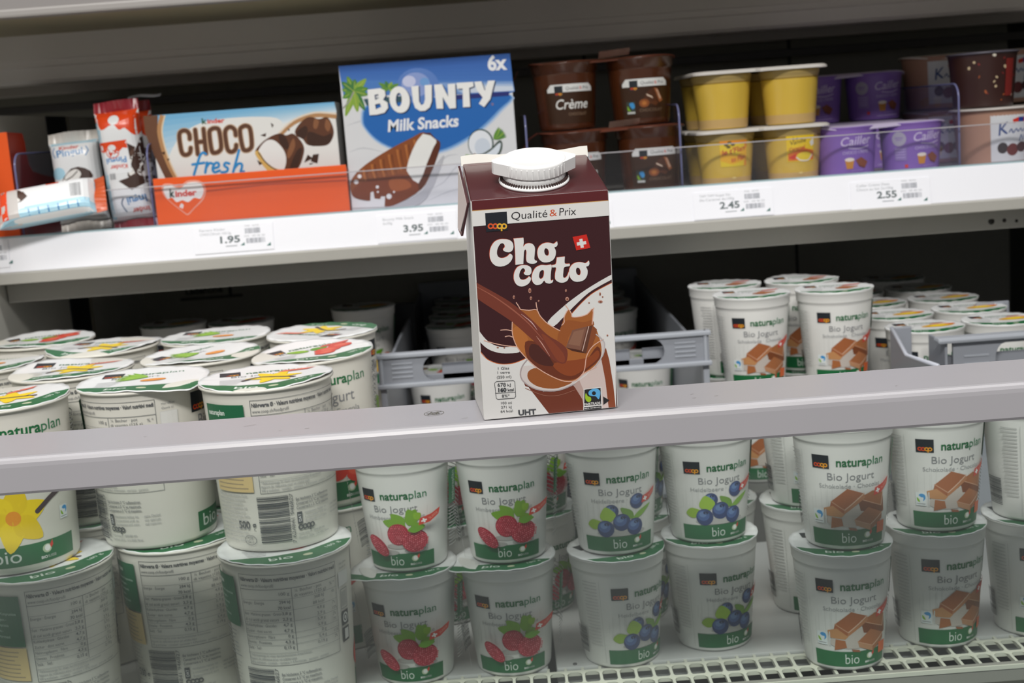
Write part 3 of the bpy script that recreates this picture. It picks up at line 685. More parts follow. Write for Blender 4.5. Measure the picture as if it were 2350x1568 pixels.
# dividers between the products of the upper shelf
div_m = clear('divider_plastic', (.84, .85, .93), .05, .05, (.45, .45, .62)); div_e = M('#777aa6', .2, spec=.7)
def divider(X, label, h=.0835, y0=1.266, L=.30):
    b = MB(); n = 6; rr = .014
    arc = [(y0 + rr - rr * cos(pi / 2 * i / n), SHELF + h - rr + rr * sin(pi / 2 * i / n)) for i in range(n + 1)]
    pts = [(X, y0, SHELF + .0004)] + [(X, y, z) for y, z in arc] + [(X, y0 + L, SHELF + h), (X, y0 + L, SHELF + .0004)]
    b.prism(pts, (.0016, 0, 0), div_m); b.tube([(X + .0008, y, z) for _, y, z in pts[:-1]], .0010, div_e, 6)
    return tag(b.build('shelf_divider'), label, 'divider', 'clear plastic dividers on the dessert shelf')
divider(.4425, 'clear blue-tinted divider to the right of the purple cups')
divider(.1745, 'clear divider between brown dessert cups and yellow flan cups')
divider(.0275, 'clear divider between tall blue snack box and brown dessert cups')
divider(-.3355, 'dark-edged divider between standing wrapped bars and cream snack box')
divider(-.4625, 'clear divider beside the bright orange box, dark red behind it')

# ------------------------------------------------------------------ price tags on the strip
def price_tag(px, py, lines, price, label, wd=68):
    p = at(px, py, 1.2515); p.y = 1.2545 - (CZ - .074 - p.z) * .0045 / .032 - .0003; b = MB()
    up = Vector((0, .0045, .032)).normalized()
    fp = face_plane((p.x, p.y, p.z), (1, 0, 0), up); n = Vector((1, 0, 0)).cross(up)
    q = [fp(-6, -4, .1), fp(wd + 2, -4, .1), fp(wd + 2, 22, .1), fp(-6, 22, .1)]
    b.prism(q, n * .0004, M('#f3f4fa', .3))
    a = Art(); g1 = M('#9fa3a8', .5); g2 = M('#5f6a6c', .5); g3 = M('#8b8f98', .5)
    for i, t in enumerate(lines): a.text(t, 0, 17 - i * 3.8, min(36, len(t) * 1.75), 17 - i * 3.8, 2.3, g1)
    if price: a.text(price, 19, 5, 38, 5, 6.2, g2, bold=.03); a.line([(24, 1.8), (35, 1.8)], .9, g1, round_=False)
    a.poly([(38, 1.5), (42, 1.5), (42, 4.5)], M('#2f6a62', .5))
    a.text('7500   00750', 43, 19.2, 57, 19.2, 1.3, g1); a.bars(43, 12.5, 58, 17.6, g3, 24, 3); a.text('203 · 00 40 20', 42, 9.4, 62, 9.4, 1.5, g1); a.bars(44, 3.2, 62, 8, g3, 26, 8)
    a.poly([(63, -.5), (67, -.5), (67, 2.8)], M('#2f6a62', .5))
    a.put(b, fp, step=0, base=.55, dk=.004)
    return tag(b.build('price_tag'), label, 'price tag', 'price tags on the white shelf strip')
price_tag(462, 574, ('Ferrero Kinder', 'CHOCOfresh 102.5g'), '1.95', 'price tag reading 1.95 below the orange tray')
price_tag(882, 548, ('Bounty Milk Snack', '6x30g'), '3.95', 'faint price tag reading 3.95 below the tall blue box')
price_tag(1607, 495, ('TAM TAM Nuppé Van', 'ille-Caramel 4x100g'), '2.45', 'price tag reading 2.45 below the yellow flan cups')
price_tag(1967, 471, ('Cailler Crème Dess', 'Choco au lait 2x100g'), '2.55', 'price tag reading 2.55 below the purple cups')
price_tag(1240, 525, (), '', 'price tag half hidden behind the dark brown drink carton')
price_tag(-130, 615, (), '', 'price tag below the orange box and lying wrapper', 62)
b = None

# ------------------------------------------------------------------ grey plastic crates
crate_m = M('#92969e', .4, noise=.03); crate_l = M('#a8adb5', .35)
cr = thing('plastic_crate', 'grey plastic crate with long handle slot, behind the drink carton', 'crate', (-.1187, 1.13, STEP + .0005), 0)
W_, D_, H_ = .2905, .60, .150
def arc_pts(cx, cz, r, a0, a1, n=10): return [(cx + r * cos(a0 + (a1 - a0) * i / n), cz + r * sin(a0 + (a1 - a0) * i / n)) for i in range(n + 1)]
m = MB(); m.rbox((0, 0, 0), (W_, .30, .004), crate_m, .001); m.rbox((0, .30, 0), (W_, D_, .0375), crate_m, .001); m.build('crate_floor', cr)
for s, x in ((0, 0), (1, W_ - .003)):
    m = MB(); m.rbox((x, .003, .004), (x + .003, D_, H_ - .022), crate_m, .0008); m.rbox((x + (-.0025 if s else 0), 0, .004), (x + .003 + (0 if s else .0025), .012, H_ - .03), crate_l, .001); m.build('side_wall', cr)
m = MB(); m.rbox((0, D_ - .003, .0375), (W_, D_, H_ - .01), crate_m, .0008); m.build('back_wall', cr)
m = MB(); hz0, hz1 = H_ - .031, H_
m.rbox((-.002, -.006, hz1 - .0042), (W_ + .002, .004, hz1), crate_l, .0012); m.rbox((-.002, -.006, hz0), (W_ + .002, .004, hz0 + .0042), crate_l, .0012)
for sgn, x in ((1, 0), (-1, W_)):
    zc = (hz0 + hz1) / 2; rr = (hz1 - hz0) / 2 - .004
    pts = [(x, hz0 + .003)] + [(x + sgn * .050, hz0 + .003)] + [(x + sgn * (.050 - rr * .95 * sin(pi * i / 8)), zc - rr * cos(pi * i / 8)) for i in range(9)] + [(x + sgn * .050, hz1 - .003), (x, hz1 - .003)]
    m.prism([(p, -.0035, z) for p, z in pts], (0, .005, 0), crate_m)
    for k in range(4): m.box((x + sgn * .012 - .000, -.0042, hz0 + .009 + k * .004), (x + sgn * .030, -.0033, hz0 + .0102 + k * .004), crate_l)
    m.rbox((x - (.0045 if sgn < 0 else -.0015), -.005, hz0), (x + (.0045 if sgn > 0 else -.0015), .003, hz1), crate_l, .001)
m.build('handle_bar', cr)
m = MB()
for k in range(5): m.rbox((.055 + k * .0445, .010, hz0 + .001), (.050 + (k + 1) * .0445 - .006, .012, hz1 - .014), crate_m, .0008)
m.rbox((.004, .010, hz0), (W_ - .004, .012, hz0 + .008), crate_m, .0008); m.build('inner_rib', cr)

cb = thing('plastic_crate', 'grey plastic crate corner with a diagonally cut side, right of the chocolate pots', 'crate', (.335, 1.06, DECK + .0005))
Zb = CZ - .2955 - DECK
m = MB(); m.rbox((0, .062, 0), (.168, .62, Zb), crate_m, .001); m.build('crate_floor', cb)
def loc(p): return (p.x - .335, p.y - 1.06, p.z - DECK - .0005)
P_ = [(-.004, z_) for z_ in ()]
m = MB()
q = [at_x(2040, 755, .331), at_x(2074, 818, .331), at_x(2145, 842, .331)]
ya, yb_ = max(q[0].y, 1.085), q[2].y
m.prism([(-.003, y_ - 1.06, z_ - DECK) for y_, z_ in ((q[0].y, q[0].z), (q[1].y, q[1].z), (q[2].y, q[2].z), (q[2].y, DECK + .04), (q[0].y, DECK + .04))], (.003, 0, 0), crate_m)
m.tube([(-.0015, v.y - 1.06, v.z - DECK) for v in q], .0019, M('#c3c7d2', .3), 8); m.build('side_wall', cb)
m = MB(); c0 = at(2052, 752, q[0].y); c1 = at(2090, 750, q[0].y); m.rbox((c0.x - .335, q[0].y - 1.0625, .04), (c1.x - .335, q[0].y - 1.0595, c1.z - DECK), crate_m, .001); m.build('corner_flange', cb)
m = MB(); z1 = CZ - .2048 - DECK; z0 = z1 - .042
m.rbox((.020, .012, z1 - .005), (.169, .026, z1), crate_l, .0022); m.rbox((.027, .017, z0), (.0295, .06, z1 - .004), crate_m, .001)
rr = .014; zc = z1 - .022
m.prism([(x_, .0175, z_) for x_, z_ in [(.034, z0), (.090, z0), (.090, zc - rr)] + [(.078 - rr * .6 * sin(pi * i / 8), zc - rr * cos(pi * i / 8)) for i in range(9)] + [(.169, zc + rr), (.169, z1 - .003), (.034, z1 - .003)]], (0, .003, 0), crate_m)
for k in range(3): m.box((.043, .0168, z0 + .010 + k * .007), (.064, .0176, z0 + .0116 + k * .007), crate_l)
m.build('handle_bar', cb)
m = MB(); m.rbox((.034, .030, z0 - .03), (.168, .032, z1 - .018), crate_m, .001); m.build('inner_rib', cb)
c = at(2279, 715, 1.26); m = MB()
m.rbox((c.x - .016 - .335, .20, Zb + .001), (c.x + .016 - .335, .203, c.z + .009 - DECK), crate_m, .001); m.tube([(c.x + .001 - .335, .1985, c.z + .008 - DECK), (c.x + .010 - .335, .1985, c.z - .012 - DECK)], .0015, crate_l, 6); m.build('back_flange', cb)

# ------------------------------------------------------------------ small 180 g pots
small = {}
def small_pot(fl, x, y, z, shift, label, group, tab=None, lrot=0.0, warp=.3, sz=None):
    """shift = how far (mm of arc) the front print is turned to the right"""
    key = fl
    rz = shift / 30.5 - atan2(x, y)            # shift is measured from where the pot faces the shopper
    base = (x, y, z); sz = sz or (1.0 if fl in ('chocolate', 'mango') else .96)
    if key not in small:
        t = thing('yogurt_pot', label, 'yogurt pot', base, rz, group); t.scale.z = sz
        small[key] = t; c = small_cup(fl, t); l = lid(fl, 35.2, t, .0850, 0, None, .3, 1)
        if tab is not None or lrot:
            bpy.data.objects.remove(l); lid(fl, 35.2, t, .0850, lrot - rz, tab, warp, len(small))
        t['_lid'] = 1; del t['_lid']
    else:
        src = small[key]; t = src.copy(); COL.objects.link(t); t.location = base; t.scale.z = sz; t.rotation_euler = (0, 0, rz); t['label'] = label; t['group'] = group
        cup = [c for c in src.children if c.name.startswith('cup')][0].copy(); COL.objects.link(cup); cup.parent = t
        kl = (fl, tab, warp)
        if kl in lids: l = lids[kl].copy(); COL.objects.link(l); l.parent = t; l.location.z = .0850; l.rotation_euler.z = lrot - rz; return t
    if len([c for c in t.children]) < 2:
        l = lid(fl, 35.2, t, .0850, lrot - rz, tab, warp, len(lids) + 5)
        lids[(fl, tab, warp)] = l
    return t
lids = {}
Z1 = DECK + .0003; Z2 = DECK + .0868
Z2S = DECK + .0834
G1, G2, G3, G4 = 'raspberry yogurt pots', 'blueberry yogurt pots', 'chocolate yogurt pots', 'mango yogurt pots'
small_pot('raspberry', -.0870, .9040, Z1, -6, 'raspberry yogurt pot on the deck beside the white tubs, under another', G1, tab=205)
small_pot('raspberry', -.0852, .9075, Z2S, -8, 'upper raspberry yogurt pot next to the white tubs with nutrition table', G1)
small_pot('raspberry', -.0155, .9060, Z1, -1, 'lower raspberry yogurt pot beside the dark deck gap', G1, tab=205)
small_pot('raspberry', -.0138, .9090, Z2S, -1, 'upper raspberry yogurt pot below the drink carton', G1)
small_pot('raspberry', -.066, 1.012, Z1, 10, 'raspberry yogurt pot in second row, mostly hidden behind front pots', G1)
small_pot('raspberry', -.066, 1.010, Z2S, 4, 'raspberry pot whose lid shows just above the rail left of carton', G1, lrot=.1, warp=1.0)
small_pot('raspberry', .0075, 1.018, Z1, 20, 'second-row raspberry pot below, behind the pot under the carton', G1)
small_pot('raspberry', .0075, 1.016, Z2S, 8, 'second-row raspberry pot on top, behind the drink carton', G1, lrot=.2, warp=1.0)
small_pot('blueberry', .0635, .9065, Z1, 20, 'lower blueberry yogurt pot turned right, beside the dark deck gap', G2)
small_pot('blueberry', .0645, .9095, Z2S, 5, 'upper blueberry yogurt pot under the rail, right of carton bottom', G2)
small_pot('blueberry', .1340, .9230, Z1, 17, 'lower blueberry yogurt pot set slightly back, second from deck gap', G2)
small_pot('blueberry', .1335, .9200, Z2S, 9.5, 'upper blueberry yogurt pot set back beside the chocolate pots', G2)
small_pot('blueberry', .0450, 1.082, Z2 + .0015, 22, 'blueberry pot on the dark grey riser behind the front row', G2)
small_pot('blueberry', .080, .987, Z1, 26, 'lower blueberry pot hidden in the second row', G2)
small_pot('blueberry', .080, .985, Z2S, 26, 'upper blueberry pot in second row between the two front stacks', G2)
small_pot('chocolate', .2180, .8740, Z1, 8, 'lower chocolate yogurt pot standing over the air grille, nearest one', G3)
small_pot('chocolate', .2215, .8745, Z2, 5, 'upper chocolate yogurt pot with orange corner mark, nearest stack', G3)
small_pot('chocolate', .2925, .8990, Z1, 16, 'lower chocolate yogurt pot in the stack next to nearest one', G3)
small_pot('chocolate', .2930, .8975, Z2, 13, 'upper chocolate yogurt pot in the stack next to nearest one', G3)
small_pot('chocolate', .2180, .9780, Z1, 17, 'lower chocolate pot behind the nearest chocolate stack', G3)
small_pot('chocolate', .2185, .9760, Z2, 18, 'upper chocolate pot peeking out behind the nearest chocolate stack', G3)
small_pot('chocolate', .150, 1.008, Z1, 18, 'lower chocolate pot far back between blueberry and chocolate stacks', G3, sz=.96)
small_pot('chocolate', .150, 1.006, Z2S, 18, 'upper chocolate pot far back between blueberry and chocolate stacks', G3, sz=.96)
small_pot('mango', .3650, .9050, Z1, 17, 'lower mango yogurt pot at the edge of the deck, cut off', G4)
small_pot('chocolate', .3640, .9030, Z2, 26, 'upper pot at the deck edge, turned away, cut off', G3)
Z3 = STEP + .0003; Z4 = STEP + .0868
small_pot('chocolate', .2210, 1.1830, Z3, 6, 'chocolate pot under the standing chocolate pot left of the pair above the rail', G3)
small_pot('chocolate', .2215, 1.1830, Z4, 7, 'left pot of the chocolate pair standing tall above the rail', G3, lrot=.0)
small_pot('chocolate', .2955, 1.1800, Z3, 6, 'chocolate pot under the right pot of the pair above rail', G3)
small_pot('chocolate', .2960, 1.1790, Z4, 10, 'right pot of the chocolate pair standing tall above the rail', G3)
small_pot('chocolate', .2100, 1.2580, Z3, 14, 'lower chocolate pot behind the pair above the rail', G3)
small_pot('chocolate', .2095, 1.2570, Z4, 22, 'chocolate pot peeking out at the left behind the tall pair', G3)
small_pot('chocolate', .2830, 1.2540, Z3, 0, 'hidden chocolate pot below the rear one of the tall group', G3)
small_pot('chocolate', .2835, 1.2530, Z4, 0, 'chocolate pot whose lid shows between and behind the tall pair', G3, warp=1.2)
small_pot('mango', .3750, 1.1700, CZ - .2952, 8, 'mango yogurt pot behind the diagonally cut crate side', G4)
small_pot('mango', .4480, 1.1780, CZ - .2952, 8, 'mango yogurt pot behind the crate handle bar, bright lid', G4)
for i, (x, y) in enumerate(((.372, 1.247), (.4455, 1.254), (.372, 1.330), (.4455, 1.330), (.372, 1.410), (.4455, 1.410), (.372, 1.5), (.4455, 1.5))):
    small_pot('mango', x, y, CZ - .2952, 6, 'mango pot in the shaded crate, row %s from the front, %s side' % (('second', 'third', 'fourth', 'fifth')[i // 2], ('left', 'right')[i % 2]), G4)
for i, x in enumerate((-.0795, -.0075, .0645, .1365)):
    small_pot('raspberry' if i < 2 else 'blueberry', x, 1.375, STEP + .0050, (2, 4, 0, -2)[i], ('pot seen under the crate bar, left of the carton', 'pot in the grey crate behind the carton, second along', 'pot in the grey crate behind the carton, third along', 'pot seen under the crate bar, right of the carton')[i], 'pots in the grey crate')
for j, y in enumerate((1.470, 1.545, 1.620, 1.692)):
    for i, x in enumerate((-.062, .024, .110)):
        small_pot(('raspberry', 'raspberry', 'chocolate')[i], x, y, STEP + .0385, i * 5, 'pot deep in the shaded grey crate, %s row, %s of line' % (('front', 'second', 'third', 'rear')[j], ('left end', 'middle', 'right end')[i]), 'pots in the grey crate')

m = MB(); m.lathe([(0, 0), (.029, 0), (.030, .001), (.0303, .003), (.0303, .008), (.0285, .009), (.0285, .076), (.030, .0775), (.0305, .0855), (.0300, .0870), (0, .0870)], M('#2b3040', .5), 64)
o = m.build('display_riser'); o.location = (.0450, 1.082, Z1); tag(o, 'dark blue-grey round plastic riser carrying a blueberry pot', 'riser')

# ------------------------------------------------------------------ 500 g tubs
tubs = {}; tlids = {}
def tub(fl, lf, x, y, z, u0, label, tab=None, lrot=0.0, warp=.6, tilt=(0, 0)):
    """u0 = which millimetre of the wrap-round print faces the shopper"""
    rz = -u0 / 41.8 - atan2(x, y)
    t = thing('yogurt_tub', label, 'yogurt tub', (x, y, z), rz, 'white half-kilo yogurt tubs'); t.scale.z = 1.0115
    if fl not in tubs: tubs[fl] = tub_cup(fl, t)
    else: c = tubs[fl].copy(); COL.objects.link(c); c.parent = t
    k = (lf, tab, warp)
    if k not in tlids: tlids[k] = lid(lf, 45.9, t, 1122e-4, lrot - rz, tab, warp, len(tlids) + 40)
    else: c = tlids[k].copy(); COL.objects.link(c); c.parent = t; c.location.z = 1122e-4; c.rotation_euler.z = lrot - rz
    t.rotation_euler.x, t.rotation_euler.y = tilt
    return t
ZL = Z1; T2 = Z1 + .1145
tub('vanilla', 'vanilla', -.335, .875, ZL, -98, 'lower tub at far left with green and beige box beside nutrition table', lrot=.7, warp=.8)
tub('vanilla', 'vanilla', -.353, .881, T2, 2, 'upper tub at far left, yellow vanilla flower, cut off', lrot=.75, warp=1.6)
tub('vanilla', 'vanilla', -.2515, .918, ZL, -82, 'lower tub second from left with nutrition table in front', lrot=.5, warp=.8)
tub('plain', 'plain', -.2635, .9165, T2, -51, 'upper tub second from left, lid with green leaf and orange dot', tab=-52, lrot=.1, warp=.8)
tub('strawberry', 'strawberry', -.1675, .872, ZL, -79, 'lower tub beside the raspberry pots with recycling marks', lrot=.5, warp=.6)
tub('vanilla', 'vanilla', -.1715, .890, T2, -101, 'upper tub with upright barcode and 500 g, green box at left', lrot=.2, warp=1.5)
tub('strawberry', 'strawberry', -.1495, .987, ZL, 30, 'lower tub in shade behind the barcode tub stack', lrot=.5, warp=.8)
tub('strawberry', 'strawberry', -.1495, .985, T2, 2, 'strawberry tub rising behind the barcode tub, red fruit lid', lrot=.45, warp=2.0, tilt=(radians(1), radians(-1.5)))
for i, (x, y, lf, lr, wp, tb, lb) in enumerate(((-.337, .986, 'vanilla', .1, 2.5, None, 'tub behind the leaf-lid tub with tilted vanilla lid'),
        (-.2435, 1.010, 'plain', .9, 2.0, None, 'tub behind the barcode tub with white and green lid edge'),
        (-.425, 1.040, 'plain', .3, 2.6, None, 'tub by the left wall with crumpled pale lid'),
        (-.345, 1.092, 'vanilla', -.1, 2.4, 60, 'third-row tub with lifted pale lid tab'),
        (-.252, 1.106, 'plain', .0, .6, None, 'third-row tub with plain white rim, in half shade'),
        (-.158, 1.083, 'vanilla', 2.6, .6, None, 'tub behind the strawberry tub, green lid edge turned back'),
        (-.420, 1.160, 'strawberry', .4, 2.0, None, 'tub by the left wall in second row with orange lid print'))):
    tub('strawberry' if i % 2 else 'vanilla', 'vanilla', x, y + .002, ZL, -60, 'tub underneath the ' + lb)
    tub('strawberry' if i % 2 else 'vanilla', lf, x, y, T2, (-100, -60, -100, -80, 140, -60, -80)[i], lb, tab=tb, lrot=lr, warp=wp)
small_pot('mango', -.362, 1.395, STEP2 + .0003, 6, 'dim small pot on the rear step with fruit print', 'small pots on the rear step')
small_pot('raspberry', -.290, 1.400, STEP2 + .0003, 30, 'dim small pot on the rear step beside fruit-print one', 'small pots on the rear step')
small_pot('mango', -.160, 1.420, STEP2 + .0003, 4, 'dim small pot standing alone on the rear step', 'small pots on the rear step')
m = MB(); m.rbox((0, 0, 0), (.028, .004, .075), M('#1e2126', .5), .001); o = m.build('shelf_sign'); o.location = (-.138, 1.50, STEP2 + .0003); tag(o, 'small black upright card beside the lone dim pot', 'sign card')

# ------------------------------------------------------------------ twin and four packs of dessert cups
def cup_wrap(r0, r1, h):
    def f(u, v, off):
        r = r0 + (r1 - r0) * v / h + off; an = u / ((r0 + r1) / 2); return (r * sin(an) / 1000, -r * cos(an) / 1000, v / 1000)
    return f
def shifted(f, dx, dy=0.0, rot=0.0):
    M_ = Matrix.Translation((dx, dy, 0)) @ Matrix.Rotation(rot, 4, 'Z')
    return lambda u, v, off: M_ @ Vector(f(u, v, off))
def dessert_cup(par, dx, dy, prof, mat, art=None, r0=0, r1=0, h=0, rot=0.0, seg=64, zones=()):
    b = MB(); b.lathe([(r / 1000, z / 1000) for r, z in prof], mat, seg)
    for q, zm in zones: b.lathe([((r + .08) / 1000, z / 1000) for r, z in q], zm, seg)
    if art: art.put(b, shifted(cup_wrap(r0, r1, h), 0, 0, rot), step=2.6, base=.15)
    o = b.build('cup', par); o.location = (dx, dy, 0); return o
def outline(cs, R, notch=.5, n=10):
    """rounded outline round cup centres cs (one row)"""
    pts = []
    x0, x1 = cs[0][0], cs[-1][0]
    return pts

def twin_lid(par, z, pitch, R, top, t=.0012, droop=.003, sq=2.6, art=None, waist=.80):
    """foil lid over two cups: two rounded tops joined by a waist, edges drooping a little"""
    b = MB(); N = 80; rings = (0, .35, .7, .9, 1.0); vs = []; fs = []
    def edge(an):
        c, s = cos(an), sin(an); X = (abs(c) ** (2 / sq)) * (1 if c > 0 else -1) * (pitch / 2 + R); Y = (abs(s) ** (2 / sq)) * (1 if s > 0 else -1) * R
        wv = waist + (1 - waist) * min(1, (abs(X) / (pitch / 2)) ** 2); return X, Y * wv
    for k, q in enumerate(rings):
        for i in range(N):
            an = 2 * pi * i / N; X, Y = edge(an); zz = .0006 - droop * max(0, q - .86) / .14 * (.55 + .45 * sin(an * 3 + 1)) * (1 if q > .86 else 0)
            vs.append((X * q, Y * q, zz))
    for i in range(N):
        j = (i + 1) % N
        for k in range(len(rings) - 1): fs.append((k * N + i, (k + 1) * N + i, (k + 1) * N + j, k * N + j))
    b.add(vs, fs, top, True); n0 = len(vs)
    b.add([(x, y, zz - t) for x, y, zz in vs], [f[::-1] for f in fs], top, True)
    b.add([vs[(len(rings) - 1) * N + i] for i in range(N)] + [(vs[(len(rings) - 1) * N + i][0], vs[(len(rings) - 1) * N + i][1], vs[(len(rings) - 1) * N + i][2] - t) for i in range(N)], [(i, i + N, (i + 1) % N + N, (i + 1) % N) for i in range(N)], top)
    if art: art.put(b, lambda u, v, off: (u / 1000, v / 1000, .0006 + off / 1000), step=0, base=.3)
    o = b.build('lid', par); o.location.z = z; return o

brown_cup = M('#4a2613', .22, spec=.6, coat=.3); brown_lid = M('#7a4636', .25, metal=.25)
CP = [(0, 1), (24, 1), (26, 0), (27, 1), (27.6, 4), (31.2, 52), (31.4, 54.5), (32.6, 55.2), (33, 62.5), (33.8, 63.2), (33.8, 64), (0, 64)]
def art_creme(kind):
    a = Art(); dk = M('#38200f', .35)
    a.poly([(-26, 6), (24, 6), (26, 40), (-27, 40)], dk)
    a.poly([(-24, 36), (-24, 39), (-20, 43.5), (18, 43.5), (22, 40), (22.6, 36)], M('#dfe0de', .4))
    coop_box(a, -16.5, 32.5, -8.5, 42); a.text('Qualité', -6, 38, 6.5, 38, 2.9, M('#555558', .5), shear=.15); a.text('&', 7.6, 38, 10, 38, 2.9, ink_red); a.text('Prix', 11, 38, 17.5, 38, 2.9, M('#555558', .5), shear=.15)
    if kind == 0:
        a.text('Crème', -17, 20, 16, 20, 9, M('#e4e3df', .4), bold=.012, shear=.2); a.text('CHOCOLAT', -4, 13.5, 15, 13.5, 2.6, M('#8a7059', .5))
    else:
        a.poly([(-4, 22), (2, 32), (10, 34), (14, 24), (4, 19)], M('#4e2a14', .4), smooth=3); a.poly([(7, 34), (11, 33), (17, 22), (13, 20)], M('#9a5a34', .4)); a.poly([(9, 33), (11, 32), (15, 24), (13.4, 23)], M('#c8a68c', .4)); a.poly([(-1, 29), (5, 26), (6, 24), (0, 27)], M('#d9c3ae', .4)); a.ell(-3, 20, 5, 4, M('#8a4c22', .4)); a.ell(-3, 20, 2.4, 2, M('#b06c30', .4)); a.poly([(2, 20), (9, 17), (12, 20), (8, 22)], M('#5c3218', .4))
        a.rect(-21, 10, -12, 22, M('#39413a', .4)); a.poly([(-18, 20), (-14, 21), (-12.5, 17), (-15, 15)], ink_blue, smooth=3); a.poly([(-20, 18), (-18, 15), (-17, 13), (-20, 14)], ink_lime, smooth=3); a.rect(-20.5, 10.5, -12.5, 12.4, M('#c9cbc6', .5)); a.text('CHOCOLAT', -8, 12, 16, 12, 2.8, M('#7d6550', .5))
    return a
SZ = SHELF + .0005
def creme_pack(x, y, z, rz, label):
    t = thing('dessert_twin_pack', label, 'dessert pack', (x, y, z), rz, 'brown chocolate cream twin packs')
    dessert_cup(t, -.0372, 0, CP, brown_cup, art_creme(0), 27.4, 31.4, 52, .10); dessert_cup(t, .0372, 0, CP, brown_cup, art_creme(1), 27.4, 31.4, 52, .05)
    twin_lid(t, .0652, .0744, .0355, brown_lid, waist=.62)
    b = MB(); b.sheet([[(-.073 - .010 * i, -.012 + j * .012, .0655 - .006 * i * i) for j in range(3)] for i in range(3)], M('#8e4a3a', .3, metal=.3)); b.build('foil_tab', t)
    b = MB(); b.sheet([[(-.006 + i * .010, -.026 - j * .004, .0655 + .003 * j + .0006 * i) for i in range(4)] for j in range(3)], M('#9a7a6c', .25, metal=.4)); b.build('foil_tab', t)
    return t
p1 = creme_pack(.1135, 1.312, SZ, .06, 'lower brown chocolate cream twin pack, partly behind the carton cap')
copy_thing(p1, 'upper brown chocolate cream twin pack reading Crème, on top', (.1080, 1.313, SZ + .0668), .05)

flan_m = M('#dcb94a', .25, spec=.6, coat=.3); card_m = M('#dcd8d2', .5)
FP = [(0, 1), (20, 1), (22.5, 0), (23.5, .8), (24, 3), (28.2, 46), (28.6, 48), (29.2, 48.4), (29.3, 52), (28.6, 52.3), (0, 52.3)]
def art_flan(kind):
    a = Art()
    if kind == 0:
        a.rect(-13, 20, 14, 45, M('#e8932a', .4)); a.rect(-13, 20, 11, 42, M('#eccd2c', .4)); a.poly([(-13, 36), (2, 30), (14, 38), (14, 26), (-2, 22), (-13, 26)], M('#f0b428', .4))
        for x, y in ((-7, 41), (-4, 43), (-1, 41), (-5, 39)): a.ell(x, y, 2, 1.4, M('#6d5a18', .4))
        a.text("le t'Flan", -11, 31, 11, 35, 5, M('#c4342c', .4), bold=.02, shear=.25); a.text('to Flan', -3, 24, 12, 27, 4.4, M('#cf4a34', .4), bold=.02, shear=.25)
    else:
        a.rect(-13, 20, 14, 45, M('#ecc824', .4)); a.text('La', -7, 40.5, -2, 41.2, 3, M('#5c4a18', .4), shear=.2); a.text('Vanille', -10, 36, 5, 38.6, 4, M('#5c4a18', .4), bold=.01, shear=.25)
        a.poly([(-12, 28), (2, 33), (14, 30), (14, 21), (-12, 21)], M('#e2741f', .4)); a.poly([(-12, 24), (-4, 28), (-6, 22)], M('#d4382a', .4)); a.ell(4, 25, 8, 4, M('#f0d23a', .4)); a.line([(-4, 24), (0, 21), (8, 21), (12, 26)], 1.2, M('#efe6d8', .4), smooth=4); a.poly([(9, 38), (13, 42), (14, 36), (11, 34)], M('#e8e6da', .4)); a.text('Caramel', -11, 30, 4, 32.5, 3.2, M('#c43a28', .4), bold=.02, shear=.25)
    a.ell(0, 9, 2.2, .9, M('#ecd690', .3)); return a
def flan_pack(x, y, z, rz, label, pal):
    t = thing('dessert_four_pack', label, 'dessert pack', (x, y, z), rz, 'yellow flan four packs')
    q = .0335
    for i, (dx, dy) in enumerate(((-q, -q), (q, -q), (-q, q), (q, q))):
        dessert_cup(t, dx, dy, FP, flan_m, art_flan(i % 2) if i < 2 else None, 24, 28.4, 48, .12 if i % 2 == 0 else .05, zones=(([(23.6, 1.2), (24, 3), (24.6, 9.5)], M('#c9a86e', .3)), ([(28.05, 44.3), (28.6, 48), (29.2, 48.4), (29.3, 52)], M('#b39a5e', .25)), ([(28.0, 43.6), (28.1, 44.6)], M('#8a6a22', .3))))
    b = MB(); R = .0655; c = .012; pts = []
    for sx, sy, a0 in ((1, -1, -90), (1, 1, 0), (-1, 1, 90), (-1, -1, 180)):
        for i in range(6): an = radians(a0 + 90 * i / 5); pts.append((sx * (R - c) + c * cos(an), sy * (R - c) + c * sin(an)))
    def ins(P):
        out = []
        for i, p in enumerate(P):
            out.append(p); n_ = P[(i + 1) % len(P)]
            if abs(p[0] - n_[0]) > .05 or abs(p[1] - n_[1]) > .05:
                mx, my = (p[0] + n_[0]) / 2, (p[1] + n_[1]) / 2; k = .0015 / R
                for s_, f_ in ((.44, 0), (.5, .0045), (.56, 0)): out.append((p[0] + (n_[0] - p[0]) * s_ - mx / R * f_, p[1] + (n_[1] - p[1]) * s_ - my / R * f_))
        return out
    P = ins(pts); n = len(P)
    b.add([(0, 0, .0022)] + [(x_ * .96, y_ * .96, .0022) for x_, y_ in P] + [(x_, y_, .0008) for x_, y_ in P] + [(x_, y_, -.0012) for x_, y_ in P] + [(x_ * .88, y_ * .88, -.0005) for x_, y_ in P],
          [(0, 1 + i, 1 + (i + 1) % n) for i in range(n)] + [f for k in range(3) for f in ((1 + k * n + i, 1 + (k + 1) * n + i, 1 + (k + 1) * n + (i + 1) % n, 1 + k * n + (i + 1) % n) for i in range(n))], card_m)
    o = b.build('card_lid', t); o.location.z = .0535; return t
f1 = flan_pack(.2560, 1.335, SZ, .03, 'lower pack of yellow flan cups with printed labels in front', 0)
flan_pack(.2555, 1.336, SZ + .0562, .03 + pi, 'upper pack of plain yellow flan cups under a white card', 1)

